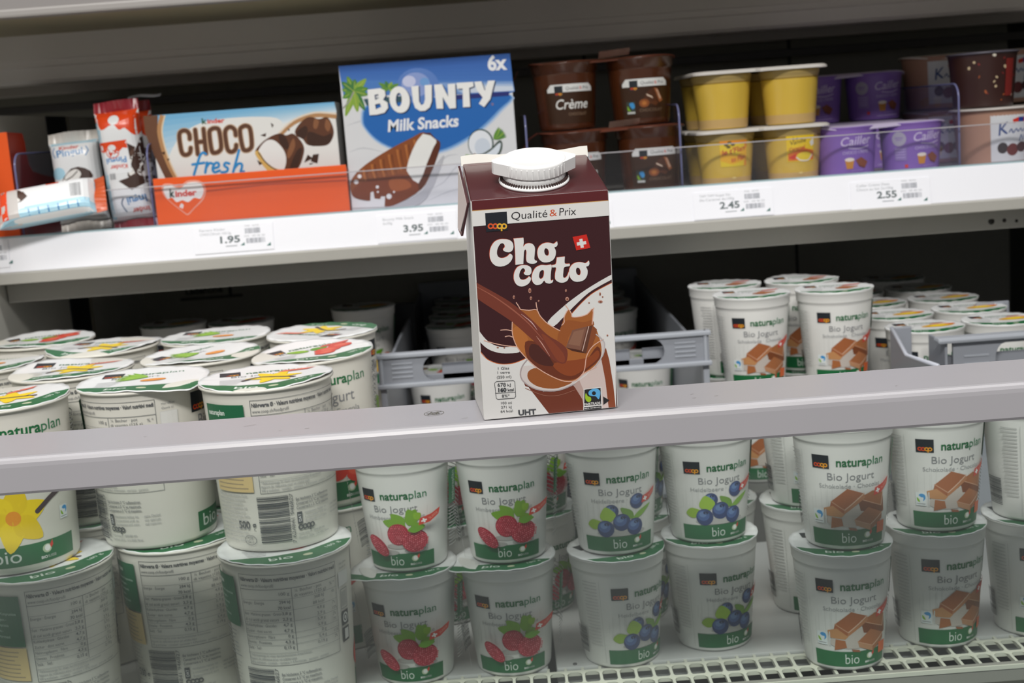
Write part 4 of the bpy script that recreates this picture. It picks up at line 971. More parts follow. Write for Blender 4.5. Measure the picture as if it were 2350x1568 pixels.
purple = M('#8766b6', .4); lilac = M('#c9bedb', .35)
VP = [(0, 1), (22, 1), (25.4, 0), (26.2, 1), (26.6, 3), (29.4, 42), (29.8, 44.5), (30.2, 48), (30.8, 48.6), (30.8, 49.4), (0, 49.4)]
def art_purple(kind):
    a = Art(); w = M('#cfc2e2', .45); w2 = M('#b6a3d6', .45)
    s0 = 6 if kind else 0
    a.text('Cailler', s0 - 14, 31, s0 + 16, 33, 8, w, bold=.012, shear=.25); a.line([(s0 - 6, 29), (s0 + 4, 28.2), (s0 + 14, 30.5)], 1, w, smooth=4); a.text('CHOCO CRÈME', s0 - 12, 23, s0 + 14, 24, 2.9, w)
    a.poly([(s0 - 10, 18), (s0 - 1, 18), (s0 - 2.5, 9), (s0 - 8.5, 9)], M('#c8893a', .4)); a.ell(s0 - 5.5, 18, 4.6, 1.8, M('#eadfd2', .4)); a.poly([(s0 + 0, 17), (s0 + 6, 20), (s0 + 14, 15), (s0 + 11, 10), (s0 + 5, 12)], M('#8a4f38', .4)); a.poly([(s0 + 1, 16), (s0 + 5, 12), (s0 + 11, 10), (s0 + 10, 9), (s0 + 4, 11)], M('#6d3a2a', .4))
    a.line([(s0 - 12, 4), (s0 + 14, 4.6)], 1, w2, round_=False); a.text('CHOCOLAT', s0 - 4, 6.2, s0 + 8, 6.6, 1.4, w2)
    if kind:
        a.ell(-21, 34, 7, 7, M('#a9a4b8', .4)); a.line([(-25, 35), (-17, 35)], .8, purple, round_=False); a.line([(-24, 33), (-18, 33)], .6, purple, round_=False); a.rect(-26, 13, -14, 26, M('#8e79b4', .45))
        for i in range(4): a.line([(-25, 24 - i * 2.6), (-15.5, 24 - i * 2.6)], .7, w2, round_=False)
        a.poly([(-16, 6), (-13, 6), (-13, 9), (-16, 9)], ink_red)
    return a
def purple_pack(x, y, z, rz, label):
    t = thing('dessert_twin_pack', label, 'dessert pack', (x, y, z), rz, 'purple chocolate dessert twin packs')
    dessert_cup(t, -.0325, 0, VP, purple, art_purple(0), 26.6, 29.6, 44, .04); dessert_cup(t, .0325, 0, VP, purple, art_purple(1), 26.6, 29.6, 44, .04)
    twin_lid(t, .0505, .065, .0325, lilac, waist=.7, droop=.0045); return t
p = purple_pack(.3760, 1.305, SZ, .03, 'lower purple chocolate cream twin pack beside the yellow flans')
copy_thing(p, 'upper purple chocolate cream twin pack, set back behind the yellow flans', (.3790, 1.440, SZ + .0519), .0)
copy_thing(p, 'purple twin pack at the back under the upper purple pack', (.3790, 1.440, SZ), .0)

beige = M('#b58c78', .4)
BP = [(0, 1), (26, 1), (29, 0), (30, 1), (30.5, 4), (34.4, 48), (34.8, 50.5), (35.2, 54), (36, 54.6), (36, 55.4), (0, 55.4)]
def art_k(dark):
    a = Art(); w = M('#d8dade', .4); bl = M('#2f4a86', .45)
    if not dark:
        a.rect(-14, 8, 34, 53, w); a.poly([(6, 45), (12, 47), (12, 42), (7, 41)], ink_red); a.poly([(12, 47), (18, 47), (18, 42), (12, 42)], M('#2b3f8c', .4)); a.poly([(18, 47), (24, 45), (23, 41), (18, 42)], ink_red)
        a.text('K', -7, 30, 2, 32, 11, bl, bold=.01, shear=.3); a.line([(3, 33), (5, 36), (7, 32), (10, 36), (12, 33), (15, 36), (17, 33), (21, 36), (26, 35)], 1.1, bl, smooth=3); a.line([(14, 24), (16, 30), (18, 25), (21, 31)], 1.1, bl, smooth=3)
        a.ell(-3, 18, 5, 5.4, M('#3c3438', .4)); a.ell(7, 16, 6, 6, M('#6e3234', .4)); a.ell(17, 18, 6, 5, M('#4a2a30', .4)); a.rect(-14, 5, 34, 8, w)
    else:
        r = random.Random(5)
        for _ in range(26): u, v = r.uniform(-30, 36), r.uniform(6, 50); a.ell(u, v, r.uniform(.8, 2), r.uniform(.6, 1.5), M(r.choice(('#c9b592', '#a2552f', '#7a2a28', '#d8d0c0')), .45), r.uniform(0, 3), 9)
        a.rect(12, 10, 22, 46, M('#7a2622', .45))
    return a
def k_pack(x, y, z, rz, label, dark, name, col):
    t = thing('dessert_twin_pack', label, 'dessert pack', (x, y, z), rz, 'wide dessert packs at the shelf end')
    for i, dx in enumerate((-.0375, .0375)): dessert_cup(t, dx, 0, BP, col, art_k(dark), 30.5, 34.4, 48, -.1)
    twin_lid(t, .0565, .075, .038, M('#d2ccc6', .35) if not dark else M('#77727a', .3), waist=.75, droop=.004, t=.0016); return t
dark_cup = M('#3a2320', .35)
k_pack(.5215, 1.4560, SZ, .0, 'beige dessert pack behind the divider, white label', False, '', beige)
k_pack(.5215, 1.4560, SZ + .0590, .0, 'upper beige dessert pack behind the divider and purple cups', False, '', beige)
t = thing('dessert_cup', 'beige dessert cup with white label, cut off by the frame edge', 'dessert cup', (.4960, 1.318, SZ), 0); dessert_cup(t, 0, 0, [(r * 1.12, z) for r, z in BP], beige, art_k(False), 34.2, 38.5, 48, -.05)
b = MB(); b.lathe([(0, .0008), (.036, .0008), (.0425, .0004), (.0432, -.0012), (.040, -.0010)], M('#d8d2cd', .35), 64); o = b.build('lid', t); o.location.z = .0566
t2 = thing('dessert_cup', 'dark brown speckled dessert cup on the beige one at shelf end', 'dessert cup', (.4900, 1.330, SZ + .0580), 0); dessert_cup(t2, 0, 0, [(r * .94, z * .95) for r, z in BP], dark_cup, art_k(True), 28.7, 32.4, 46, 0)
b = MB(); b.lathe([(0, .0008), (.030, .0008), (.0345, .0004), (.0350, -.0012), (.033, -.0010)], M('#5d5a66', .3), 64); o = b.build('lid', t2); o.location.z = .0534

# ------------------------------------------------------------------ snack boxes
def printed_box(name, label, cat, o, w, h, d, side, top, draw, rz=0.0):
    """carton with its printed front towards the shopper; draw(art) uses drawing units mapped by art.tr"""
    b = MB(); b.rbox((0, 0, 0), (w, d, h), side, .0007)
    R = Matrix.Rotation(rz, 3, 'Z'); o = Vector(o)
    P = [o + R @ Vector(p) for p in ((0, 0, 0), (w, 0, 0), (w, 0, h), (0, 0, h))]
    a = Art(); draw(a, [proj(p) for p in P], w * 1000, h * 1000)
    a.put(b, face_plane((0, -.0001, 0), (1, 0, 0), (0, 0, 1)), step=0, base=.03, dk=.006)
    ob = b.build(name); ob.location = o; ob.rotation_euler.z = rz
    return tag(ob, label, cat)
def to_crop(q, x0, y0, s): return [((x - x0) * s, (y - y0) * s) for x, y in q]
def bands(a, P0, P1, c0, c1, n, m=None):
    """n strips between the polylines P0 and P1, colours running from c0 to c1 (a printed colour blend)"""
    for i in range(n):
        t0, t1 = i / n, (i + 1) / n; k = (i + .5) / n
        mix = lambda t: [(p[0] + (q[0] - p[0]) * t, p[1] + (q[1] - p[1]) * t) for p, q in zip(P0, P1)]
        c = '#' + ''.join('%02x' % round(int(c0[j:j + 2], 16) + (int(c1[j:j + 2], 16) - int(c0[j:j + 2], 16)) * k) for j in (1, 3, 5))
        a.poly(mix(t0) + mix(t1)[::-1], M(c, .35))

choc_b, choc_d, choc_l = M('#5e3722', .35), M('#3e2417', .35), M('#8a5a3a', .35)
def draw_choco(a, q, w, h):
    qc = to_crop(q, 0, 200, 2.9375); a.tr = quad_map(qc, w, h); (bl, br, tr, tl) = qc
    white = M('#e9e9e6', .35)
    a.poly(qc, white)
    bands(a, [tl, ((tl[0] + tr[0]) / 2, (tl[1] + tr[1]) / 2), tr], [(1080, 560), (1500, 330), (2270, 170)], '#6fb2dc', '#e4eaee', 9)
    a.poly([(1130, 520), (1170, 400), (1250, 300), (1400, 230), (1700, 200), (1900, 230), (1850, 420), (1700, 600), (1400, 610), (1160, 620)], white, smooth=4)
    a.line([tl, (1020, 300), (1075, 450), (1140, 600), (1210, 700)], 100, M('#6b4630', .35), taper=lambda t: 1 - .55 * t, round_=False); a.line([(1095, 190), (1075, 300), (1110, 450), (1170, 590), (1240, 690)], 34, M('#b98a5c', .35), smooth=4, taper=lambda t: 1 - .4 * t, round_=False); a.line([(1112, 190), (1092, 300), (1126, 450), (1186, 590), (1250, 680)], 10, M('#e4cfae', .35), smooth=4, round_=False)
    a.line([(1880, 330), (1980, 240), (2120, 190), (2268, 198)], 30, M('#b78a5e', .35), smooth=4, round_=False); a.line([(1880, 310), (1980, 222), (2120, 172), (2268, 180)], 12, M('#e6d8c6', .35), smooth=4, round_=False)
    # two pieces of the snack
    a.poly([(1990, 290), (2040, 225), (2090, 200), (2150, 215), (2210, 205), (2250, 290), (2235, 360), (2190, 395), (2080, 392), (2040, 350), (2000, 330)], choc_b, smooth=4)
    a.poly([(2000, 300), (2060, 260), (2075, 300), (2050, 350), (2010, 330)], choc_d, smooth=3); a.poly([(2120, 215), (2150, 230), (2135, 280), (2112, 270)], choc_l, smooth=3); a.poly([(2200, 215), (2230, 250), (2215, 300), (2190, 270)], choc_l, smooth=3); a.poly([(2080, 300), (2180, 330), (2235, 310), (2232, 360), (2190, 392), (2080, 390)], choc_d, smooth=3)
    a.poly([(1720, 450), (1760, 380), (1830, 330), (1890, 312), (1930, 325), (1980, 315), (2040, 380), (2048, 450), (2000, 560), (1880, 600), (1800, 540)], choc_b, smooth=4)
    a.poly([(1740, 440), (1790, 365), (1850, 360), (1910, 420), (1930, 490), (1910, 560), (1850, 545), (1790, 500)], M('#ececea', .35), smooth=4); a.poly([(1720, 450), (1745, 432), (1790, 500), (1850, 545), (1900, 560), (1880, 600), (1800, 560)], M('#dcb565', .35), smooth=3); a.line([(1742, 440), (1790, 505), (1850, 552), (1905, 565)], 7, choc_d, smooth=3)
    a.poly([(1880, 320), (1925, 335), (1950, 400), (1930, 420), (1890, 380)], choc_d, smooth=3); a.poly([(1975, 345), (1990, 400), (1950, 480), (1935, 450)], choc_l, smooth=3); a.poly([(2000, 430), (2040, 420), (2000, 555), (1950, 560)], choc_d, smooth=3)
    for pts in ([(1755, 325), (1795, 310), (1790, 335)], [(1825, 240), (1845, 255), (1835, 275)], [(1938, 280), (1955, 285), (1948, 298)], [(1732, 490), (1770, 515), (1750, 528)], [(2050, 510), (2075, 455), (2110, 480)], [(2110, 455), (2150, 450), (2140, 515), (2095, 500)], [(2085, 515), (2120, 510), (2090, 525)], [(1090, 440), (1115, 435), (1108, 460)], [(1128, 480), (1145, 485), (1132, 500)]): a.poly(pts, choc_d)
    a.text('k', 1362, 249, 1396, 246, 36, M('#1f5a3c', .35), bold=.03, flip=-1); a.text('inder', 1399, 246, 1515, 238, 30, M('#d8382a', .35), bold=.03, flip=-1)
    br_ = M('#5f3d2a', .35)
    for wd, m in ((38, M('#c9a98a', .35)), (27, br_)):
        a.line([(1280, 350), (1277, 320), (1262, 298), (1238, 293), (1215, 305), (1209, 335), (1216, 390), (1225, 435), (1240, 455), (1264, 455), (1282, 440), (1286, 410)], wd, m, smooth=4)
        a.line([(1316, 288), (1334, 452)], wd, m); a.line([(1372, 282), (1390, 448)], wd, m); a.line([(1326, 372), (1380, 366)], wd, m)
        a.line([(1412, 310), (1428, 283), (1455, 277), (1478, 295), (1492, 400), (1478, 432), (1450, 443), (1428, 428)], wd, m, smooth=4, closed=True)
        a.line([(1590, 325), (1584, 290), (1562, 270), (1540, 272), (1521, 292), (1519, 330), (1532, 410), (1548, 434), (1572, 434), (1590, 415), (1593, 390)], wd, m, smooth=4)
        a.line([(1618, 295), (1638, 266), (1664, 262), (1687, 284), (1698, 385), (1686, 416), (1660, 427), (1637, 410)], wd, m, smooth=4, closed=True)
    bl_ = M('#2c8fd0', .35)
    for pts in ([(1388, 452), (1368, 442), (1348, 465), (1330, 520), (1308, 590)], [(1298, 522), (1378, 510)], [(1396, 508), (1384, 576)], [(1392, 540), (1412, 513), (1432, 516)], [(1442, 548), (1474, 536), (1472, 512), (1450, 514), (1434, 548), (1446, 574), (1482, 562)], [(1546, 516), (1522, 510), (1512, 528), (1536, 548), (1526, 570), (1494, 574)], [(1612, 425), (1572, 574)], [(1582, 545), (1608, 516), (1630, 520), (1630, 545), (1622, 572), (1644, 568)]): a.line(pts, 17, bl_, smooth=4)
pc = at(345.5, 266, 1.283); pc2 = at(767, 234, 1.283)
printed_box('snack_box', 'cream and light blue snack box reading CHOCO fresh, in orange tray', 'snack box', (pc.x, 1.283, SHELF + .0012), pc2.x - pc.x, pc.z - SHELF - .001, .048, M('#c9cbc8', .4), None, draw_choco)
def draw_bounty(a, q, w, h):
    qc = to_crop(q, 750, 100, 3.92); a.tr = quad_map(qc, w, h); bl, br, tr, tl = qc
    marble = M('#dcdde0', .35); a.poly(qc, marble)
    for pts in ([(180, 740), (300, 700), (420, 690)], [(200, 980), (330, 940), (520, 980)], [(880, 1330), (1050, 1250), (1180, 1100), (1400, 1080)], [(900, 1420), (1100, 1330), (1300, 1290)], [(1000, 1080), (1090, 1010), (1180, 1000)]): a.line(pts, 12, M('#c4c6cb', .35), smooth=3, taper=lambda t: 1 - abs(2 * t - 1) * .8, round_=False)
    # sky and the blue bowl of the sea
    bands(a, [tl, tr], [(125, 330), (1672, 330)], '#2f5fae', '#4273bd', 6)
    a.poly([(125, 330), (1672, 330), (1690, 430), (1640, 450), (150, 470)], M('#4b7cc2', .35))
    for i, c in enumerate(('#7d9fd2', '#a9bfdf', '#cfd9e8')): a.poly([(1000 + i * 120, 352 + i * 14), (1672, 340 + i * 22), (1684, 425), (1150 + i * 60, 445)], M(c, .35))
    for g, c in ((26, '#b9cbe4'), (14, '#6f9fd4'), (0, '#1f66b4')):
        a.poly([(130 + 240 - g, 560), (330 - g, 690), (370 - g, 780), (480 - g, 880 + g * .5), (640, 950 + g), (850, 985 + g), (1060 + g, 945 + g), (1250 + g, 850 + g), (1400 + g, 740 + g), (1540 + g, 600 + g), (1640 + g, 462), (1100, 480), (600, 500)], M(c, .35), smooth=4)
    a.poly([(1170, 462), (1640, 432), (1640, 470), (1170, 505)], M('#232a72', .35))
    for x, y, rr_, c in ((820, 380, 190, '#5a80c4'), (800, 370, 130, '#8b9fd4'), (740, 340, 60, '#c8cdea'), (880, 345, 44, '#6f9fd8')): a.ell(x, y, rr_, rr_ * .85, M(c, .35))
    # palms
    gr = ['#5f8f34', '#3f7a3c', '#86a83c', '#4f8a30']
    for i, (an, L) in enumerate(((2.0, 150), (1.5, 110), (.8, 160), (.2, 130), (-.25, 130), (-1.05, 200), (-1.9, 240), (-2.6, 120), (3.0, 110), (2.5, 140), (-1.4, 190))):
        leaf(a, 245, 430, L, 62, -an, M(gr[i % 4], .4))
        a.line([(245, 430), (245 + cos(an) * L * .8, 430 - sin(an) * L * .8)], 5, M('#b3bd52', .4))
    a.line([(150, 580), (200, 520), (240, 440)], 14, M('#9a9a92', .4), smooth=3)
    for i, (an, L) in enumerate(((2.6, 110), (2.0, 80), (1.2, 70), (.5, 100), (0, 110), (-.5, 100), (3.2, 90))): leaf(a, 560, 410, L, 40, -an, M(gr[i % 3], .4))
    a.poly([(330, 500), (700, 470), (720, 520), (360, 560)], M('#2d4f5c', .4))
    # the word, dark edge first
    B = [([(365, 415), (480, 402), (522, 422), (530, 468), (506, 505), (546, 530), (552, 578), (520, 622), (450, 640), (385, 645), (378, 560)], [[(430, 462), (462, 456), (470, 490), (436, 508)], [(434, 548), (478, 538), (490, 570), (442, 592)]]),
         ([(655 + 92 * cos(t) + 10 * sin(t), 505 + 120 * sin(t)) for t in (2 * pi * i / 26 for i in range(26))], [[(648 + 27 * cos(t), 505 + 62 * sin(t)) for t in (2 * pi * i / 16 for i in range(16))]]),
         ([(760, 386), (825, 378), (830, 520), (850, 555), (874, 540), (884, 500), (880, 375), (945, 370), (945, 520), (925, 575), (885, 605), (840, 608), (795, 580), (775, 520)], []),
         ([(965, 370), (1035, 365), (1092, 480), (1088, 365), (1155, 360), (1162, 580), (1105, 586), (1042, 480), (1048, 586), (988, 586), (975, 460)], []),
         ([(1165, 355), (1315, 345), (1322, 385), (1280, 400), (1290, 570), (1225, 573), (1222, 405), (1175, 408)], []),
         ([(1325, 345), (1390, 340), (1422, 425), (1450, 335), (1512, 332), (1470, 500), (1415, 572), (1368, 540), (1402, 485), (1350, 420)], [])]
    for dx, m in ((11, M('#1c2f58', .35)), (0, M('#f0f0ee', .35))):
        for P, Hs in B: a.poly([(x + dx, y + dx * .8) for x, y in P], m, holes=[[(x + dx, y + dx * .8) for x, y in q_] for q_ in Hs])
    a.ring(1490, 545, 10, 10, 3, M('#c78a6a', .4))
    a.text('Milk Snacks', 550, 792, 1185, 742, 100, M('#eceef2', .35), bold=.03, shear=.12, flip=-1)
    a.text('6x', 1450, 240, 1625, 228, 122, M('#eceef2', .35), bold=.04, flip=-1)
    # coconut
    for i in range(7): leaf(a, 1500, 860, 120, 26, -.2 - i * .16, M(gr[i % 3], .4)); leaf(a, 1370, 1030, 130, 20, pi - .3 + i * .09, M('#8fb06a', .4))
    a.ell(1385, 900, 116, 132, M('#2f4a44', .4)); a.ell(1382, 902, 106, 122, M('#e4e8ee', .35)); a.ell(1400, 930, 70, 80, M('#cdd6e2', .35)); a.poly([(1330, 1000), (1400, 1040), (1500, 1045), (1565, 980), (1580, 900), (1550, 870), (1480, 940), (1400, 990)], M('#3a4a40', .4), smooth=3); a.poly([(1340, 1010), (1410, 1030), (1490, 1030), (1550, 970), (1560, 890), (1480, 960), (1410, 1000)], M('#dbe3ec', .35), smooth=3); a.poly([(1330, 985), (1355, 1020), (1300, 1020)], M('#7a5638', .4))
    # bar
    a.poly([(640, 1440), (860, 1320), (960, 1120), (1060, 1010), (900, 1390), (700, 1480), (520, 1475)], M('#b9bac0', .35), smooth=3)
    a.poly([(215, 1240), (300, 1130), (450, 1020), (620, 920), (760, 850), (870, 798), (985, 860), (1022, 900), (1000, 1000), (930, 1180), (850, 1310), (640, 1440), (520, 1465), (390, 1420), (260, 1390), (220, 1340)], M('#8a4a22', .35), smooth=3)
    for i in range(7):
        x, y = 330 + i * 76, 1130 - i * 44; a.line([(x, y), (x + 10, y + 70), (x + 60 - i * 6, y + 190)], 22, M('#b06a34', .35), smooth=3, taper=lambda t: 1 - .6 * t, round_=False); a.line([(x + 28, y + 0), (x + 40, y + 80), (x + 92 - i * 6, y + 180)], 12, M('#6b3618', .35), smooth=3, taper=lambda t: 1 - .6 * t, round_=False)
    a.poly([(230, 1330), (330, 1240), (520, 1200), (720, 1180), (850, 1300), (640, 1440), (520, 1465), (390, 1420), (260, 1390)], M('#7a3818', .35), smooth=3); a.poly([(560, 1230), (700, 1220), (760, 1290), (600, 1330)], M('#a05428', .35), smooth=3)
    a.poly([(875, 805), (985, 862), (1022, 900), (1000, 1000), (930, 1180), (850, 1310), (820, 1255)], M('#5a2a14', .35), smooth=2)
    a.poly([(865, 812), (985, 868), (962, 930), (900, 1080), (825, 1258), (735, 1170), (722, 1110), (770, 960)], M('#e9e9e6', .35), smooth=2)
    for x, y, rr_ in ((455, 1290, 14), (460, 1335, 9), (560, 1375, 24), (295, 1195, 18), (265, 1245, 20), (605, 1335, 9)): a.ell(x, y, rr_, rr_, M('#efeff0', .35))
    a.poly([(225, 1365), (250, 1390), (330, 1418), (392, 1415), (395, 1340), (420, 1330), (430, 1395), (480, 1400), (490, 1375), (525, 1375), (520, 1470), (230, 1480)], M('#e6e6e8', .35))
pb = at(777, 152, 1.272); pb2 = at(1170, 121.7, 1.272)
printed_box('snack_box', 'tall blue and white snack box with coconut bar picture, reading BOUNTY', 'snack box', (pb.x, 1.272, SHELF + .0006), pb2.x - pb.x, pb.z - SHELF - .0006, .056, M('#d5d7da', .4), None, draw_bounty)

# orange display tray round the snack box
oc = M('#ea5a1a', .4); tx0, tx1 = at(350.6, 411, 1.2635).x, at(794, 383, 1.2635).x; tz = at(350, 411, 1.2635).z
b = MB(); b.rbox((tx0, 1.2635, SHELF + .0003), (tx1, 1.2643, tz), oc, .0002); b.box((tx0, 1.2643, SHELF + .0002), (tx1, 1.337, SHELF + .0008), oc)
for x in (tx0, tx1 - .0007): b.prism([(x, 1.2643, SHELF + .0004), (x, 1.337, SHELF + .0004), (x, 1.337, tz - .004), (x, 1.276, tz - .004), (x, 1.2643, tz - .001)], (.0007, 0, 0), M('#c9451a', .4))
wt, ht = (tx1 - tx0) * 1000, (tz - SHELF) * 1000; q = [proj(p) for p in ((tx0, 1.2635, SHELF), (tx1, 1.2635, SHELF), (tx1, 1.2635, tz), (tx0, 1.2635, tz))]
a = Art(quad_map(to_crop(q, 0, 200, 2.9375), wt, ht)); pw = M('#eceae6', .4)
a.poly([(1235, 845), (1120, 750), (1090, 690), (1100, 655), (1150, 650), (1210, 668), (1260, 632), (1330, 628), (1372, 650), (1388, 700), (1370, 760), (1310, 820), (1270, 862)], M('#eaa08a', .4), smooth=3)
a.poly([(1240, 840), (1128, 750), (1100, 692), (1108, 665), (1150, 660), (1210, 682), (1262, 642), (1330, 638), (1365, 658), (1378, 702), (1360, 756), (1305, 815), (1268, 852)], oc, smooth=3)
a.poly([(1130, 752), (1102, 700), (1108, 668), (1150, 662), (1212, 684), (1262, 645), (1330, 640), (1362, 660), (1374, 705), (1352, 752), (1310, 745), (1270, 775), (1230, 762), (1190, 775), (1160, 745)], pw, smooth=3)
a.text('k', 1145, 742, 1180, 740, 52, M('#17372a', .4), bold=.04, flip=-1); a.text('inder', 1183, 740, 1328, 728, 40, M('#d8382a', .4), bold=.04, flip=-1)
a.line([(1225, 790), (1215, 808), (1230, 815), (1232, 795)], 12, pw)
a.line([(1395, 700), (1800, 655), (2330, 628)], 14, M('#b8431a', .4)); a.text('frio da gustare', 1620, 668, 1770, 658, 12, M('#c04a20', .4), flip=-1) if False else None
a.put(b, face_plane((tx0, 1.2634, SHELF), (1, 0, 0), (0, 0, 1)), step=0, base=.05, dk=.006)
tag(b.build('display_tray'), 'low orange cardboard tray with heart logo, holding the cream snack box', 'display tray')

# tall orange display box at the far left
X0 = -.4672; pts = [at_x(0 + x / 3.7325, 220 + y / 3.7325, X0) for x, y in ((50, 312), (190, 322), (212, 400), (228, 500), (250, 590), (285, 648), (360, 675), (500, 705))]
b = MB(); yF = 1.272; zt_ = pts[0].z
b.rbox((XL + .0016, yF, SHELF + .0004), (X0, yF + .001, zt_), oc, .0002)
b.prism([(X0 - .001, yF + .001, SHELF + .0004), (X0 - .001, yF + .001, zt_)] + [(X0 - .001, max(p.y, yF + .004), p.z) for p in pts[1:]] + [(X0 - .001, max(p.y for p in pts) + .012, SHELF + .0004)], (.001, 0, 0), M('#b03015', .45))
b.box((XL + .0016, yF + .001, SHELF + .0003), (X0 - .001, yF + .09, SHELF + .001), oc)
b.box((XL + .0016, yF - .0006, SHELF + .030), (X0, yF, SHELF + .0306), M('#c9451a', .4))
tag(b.build('display_box'), 'tall orange cardboard display box cut off by the frame edge', 'display box')

# ------------------------------------------------------------------ wrapped snack packs
film = M('#e6e8ea', .22, spec=.7); film_b = M('#a9d3e6', .25, spec=.6); film_o = M('#e0481c', .25, spec=.6); film_r = M('#8a2430', .25, spec=.6)
pk_blue = M('#3f7fb5', .3); pk_red = M('#c94a3c', .3); pk_d = M('#3f2a22', .3)
def pillow(par, name, w, h, t, draw=None, fins=True, back=film, fin_m=None, wob=0.0, sd=1):
    """flow-wrapped pack standing upright: soft sides, crimped fins at both ends"""
    r = random.Random(sd); ph = r.uniform(0, 6)
    def S_(u, v, sgn):                       # u, v in -1..1
        k = (1 - abs(u) ** 5) ** .6 * (1 - abs(v) ** 9) ** .8
        return Vector((u * w / 2 * (1 - .05 * (1 - abs(v) ** 6)), sgn * t / 2 * k + wob * sin(v * 5 + ph) * (1 - u * u), h / 2 + v * h / 2))
    b = MB(); n = 20
    G = lambda sgn: [[S_(-1 + 2 * i / n, -1 + 2 * j / n, sgn) for i in range(n + 1)] for j in range(n + 1)]
    b.sheet(G(-1), film); b.sheet([r_[::-1] for r_ in G(1)], back)
    if fins:
        for z0, z1 in ((h, h + .010), (-.010, 0)):
            b.sheet([[(-w / 2 + w * i / 24, .0007 * sin(i * 2.1) + (.004 * sin(i * .25 + ph) * ((k / 3) if z0 else 1 - k / 3)), z0 + (z1 - z0) * k / 3) for i in range(25)] for k in range(4)], (fin_m or film_r) if z0 else film)
    if draw:
        a = Art(); draw(a, w * 1000, h * 1000)
        a.put(b, lambda u, v, off: S_(max(-1, min(1, u / (w * 500) - 1)), max(-1, min(1, v / (h * 500) - 1)), -1) + Vector((0, -off / 1000, 0)), step=3, base=.22, dk=.012, vstep=4)
    return b.build(name, par)
def snack_piece(a, x, y, s, rot=0.0):
    c, q = cos(rot), sin(rot); T = lambda P: [(x + (p * c - r_ * q) * s, y + (p * q + r_ * c) * s) for p, r_ in P]
    a.poly(T([(-14, -4), (-2, 10), (10, 9), (16, 2), (8, -10), (-4, -14)]), pk_d, smooth=2); a.poly(T([(-12, -2), (-6, 6), (2, 9), (6, 4), (-2, -4), (-10, -6)]), M('#e4e2de', .3), smooth=3); a.line(T([(-9, 0), (-2, 3), (3, 7)]), .9 * s, pk_d); a.poly(T([(-14, -5), (-3, -5), (-3, -15), (-13, -14)]), M('#4a3026', .3))
def draw_pingui_down(a, w, h):               # pack standing on its head
    a.rect(0, 0, w, h, film); a.rect(1, 2, 6, h - 10, film_b)
    a.poly([(7, h), (w, h), (w, h - 22), (w - 5, h - 25), (w - 12, h - 18), (w - 18, h - 19), (w - 24, h - 13), (7, h - 17)], film_o, smooth=3)
    a.rect(1, h - 9, w, h, film_o); a.ell(21, h - 9, 5.5, 4.6, film)
    a.poly([(17, h - 36), (26, h - 29), (38, h - 37), (30, h - 44)], pk_d); a.poly([(30, h - 44), (33, h - 40), (38, h - 37), (34, h - 46)], M('#5d4236', .3))
    snack_piece(a, 39, 52, 1.15, .4); a.poly([(31, 52), (40, 70), (w, 78), (w, 56), (38, 40)], pk_d, smooth=2); a.poly([(36, 44), (46, 58), (w, 56), (w, 40)], M('#dcd8d6', .3), smooth=3); a.poly([(16, 38), (28, 28), (44, 34), (36, 42)], pk_d)
    a.rect(2, 45, 31, 76, M('#e9ebee', .3)); a.poly([(2, 76), (31, 76), (30.5, 68), (26, 69), (22, 66), (10, 68), (6, 66), (2, 68)], film_o); a.ring(15, 66, 6.6, 6.2, .9, M('#d8573c', .3)); a.ell(15, 70, 4, 3, film); a.text('x4', 20.5, 68, 10.5, 67, 5.4, M('#cf4a30', .3), bold=.02)
    a.text('Pingui', 27.5, 60.5, 7, 60.5, 5.4, M('#2f7fc0', .3), bold=.02); a.text('Kinder', 27.5, 53.5, 10, 53.5, 4.2, M('#d24a3c', .3), bold=.02)
    a.text('Pingui', w + 3, 22.5, 23, 22, 7, pk_blue, bold=.02) if False else a.text('ingui', w - 3.5, 22.5, 21, 21, 7.2, pk_blue, bold=.02)
    a.text('inder', w - 3, 11, 24, 10, 4.6, pk_red, bold=.02); a.line([(18, 21), (15.5, 16), (18.5, 8)], 1.1, M('#3a5a7a', .3), smooth=3); a.bars(8, 40, 14, 46, M('#8a8c90', .4), 10, 3)
def draw_pingui_up(a, w, h):
    a.rect(0, 0, w, h, film); a.rect(0, h - 4, w, h, film_b); a.text('Kinder', 12, h - 9, 32, h - 9, 3.6, pk_red, bold=.02); a.text('Pingui', 9, h - 16, 36, h - 15, 6.6, pk_blue, bold=.02)
    a.line([(7, h - 6), (5, h - 11), (7, h - 16)], .9, pk_blue, smooth=3); a.line([(39, h - 8), (41, h - 12), (38, h - 17)], .9, pk_blue, smooth=3); snack_piece(a, 24, h - 40, 1.15, 0)
    a.ell(34, h - 50, 12, 6, film_b); a.ell(8, h - 32, 7, 6, film_b); a.poly([(8, h - 64), (40, h - 60), (42, h - 64), (20, h - 66)], M('#5a4a3c', .3))
wpk = (at(345, 245, 1.266) - at(225, 245, 1.266)).length
pa = thing('snack_pack', 'wrapped snack bar pack standing upside down beside cream snack box', 'snack pack', (-.3585, 1.2850, SHELF + .0125), .02, 'wrapped snack bar packs')
pillow(pa, 'wrapper', .0435, .1050, .030, draw_pingui_down, wob=.001, sd=3); pa.rotation_euler = (radians(-2), radians(-3.6), .02)
b = MB(); b.sheet([[(.012 + i * .0065, .001 * sin(i * 2) + .004 * k, .1145 + k * .0016 + .0012 * sin(i * 1.1)) for i in range(6)] for k in range(3)], clear('film_fin', (.8, .75, .78), .05, .25)); b.build('clear_fin', pa)
pb_ = thing('snack_pack', 'second upside-down wrapped pack, only its edge showing beside snack box', 'snack pack', (-.3595, 1.325, SHELF + .0125), 0, 'wrapped snack bar packs')
pillow(pb_, 'wrapper', .0445, .1040, .030, draw_pingui_down, sd=5); pb_.rotation_euler = (0, radians(-2), 0)
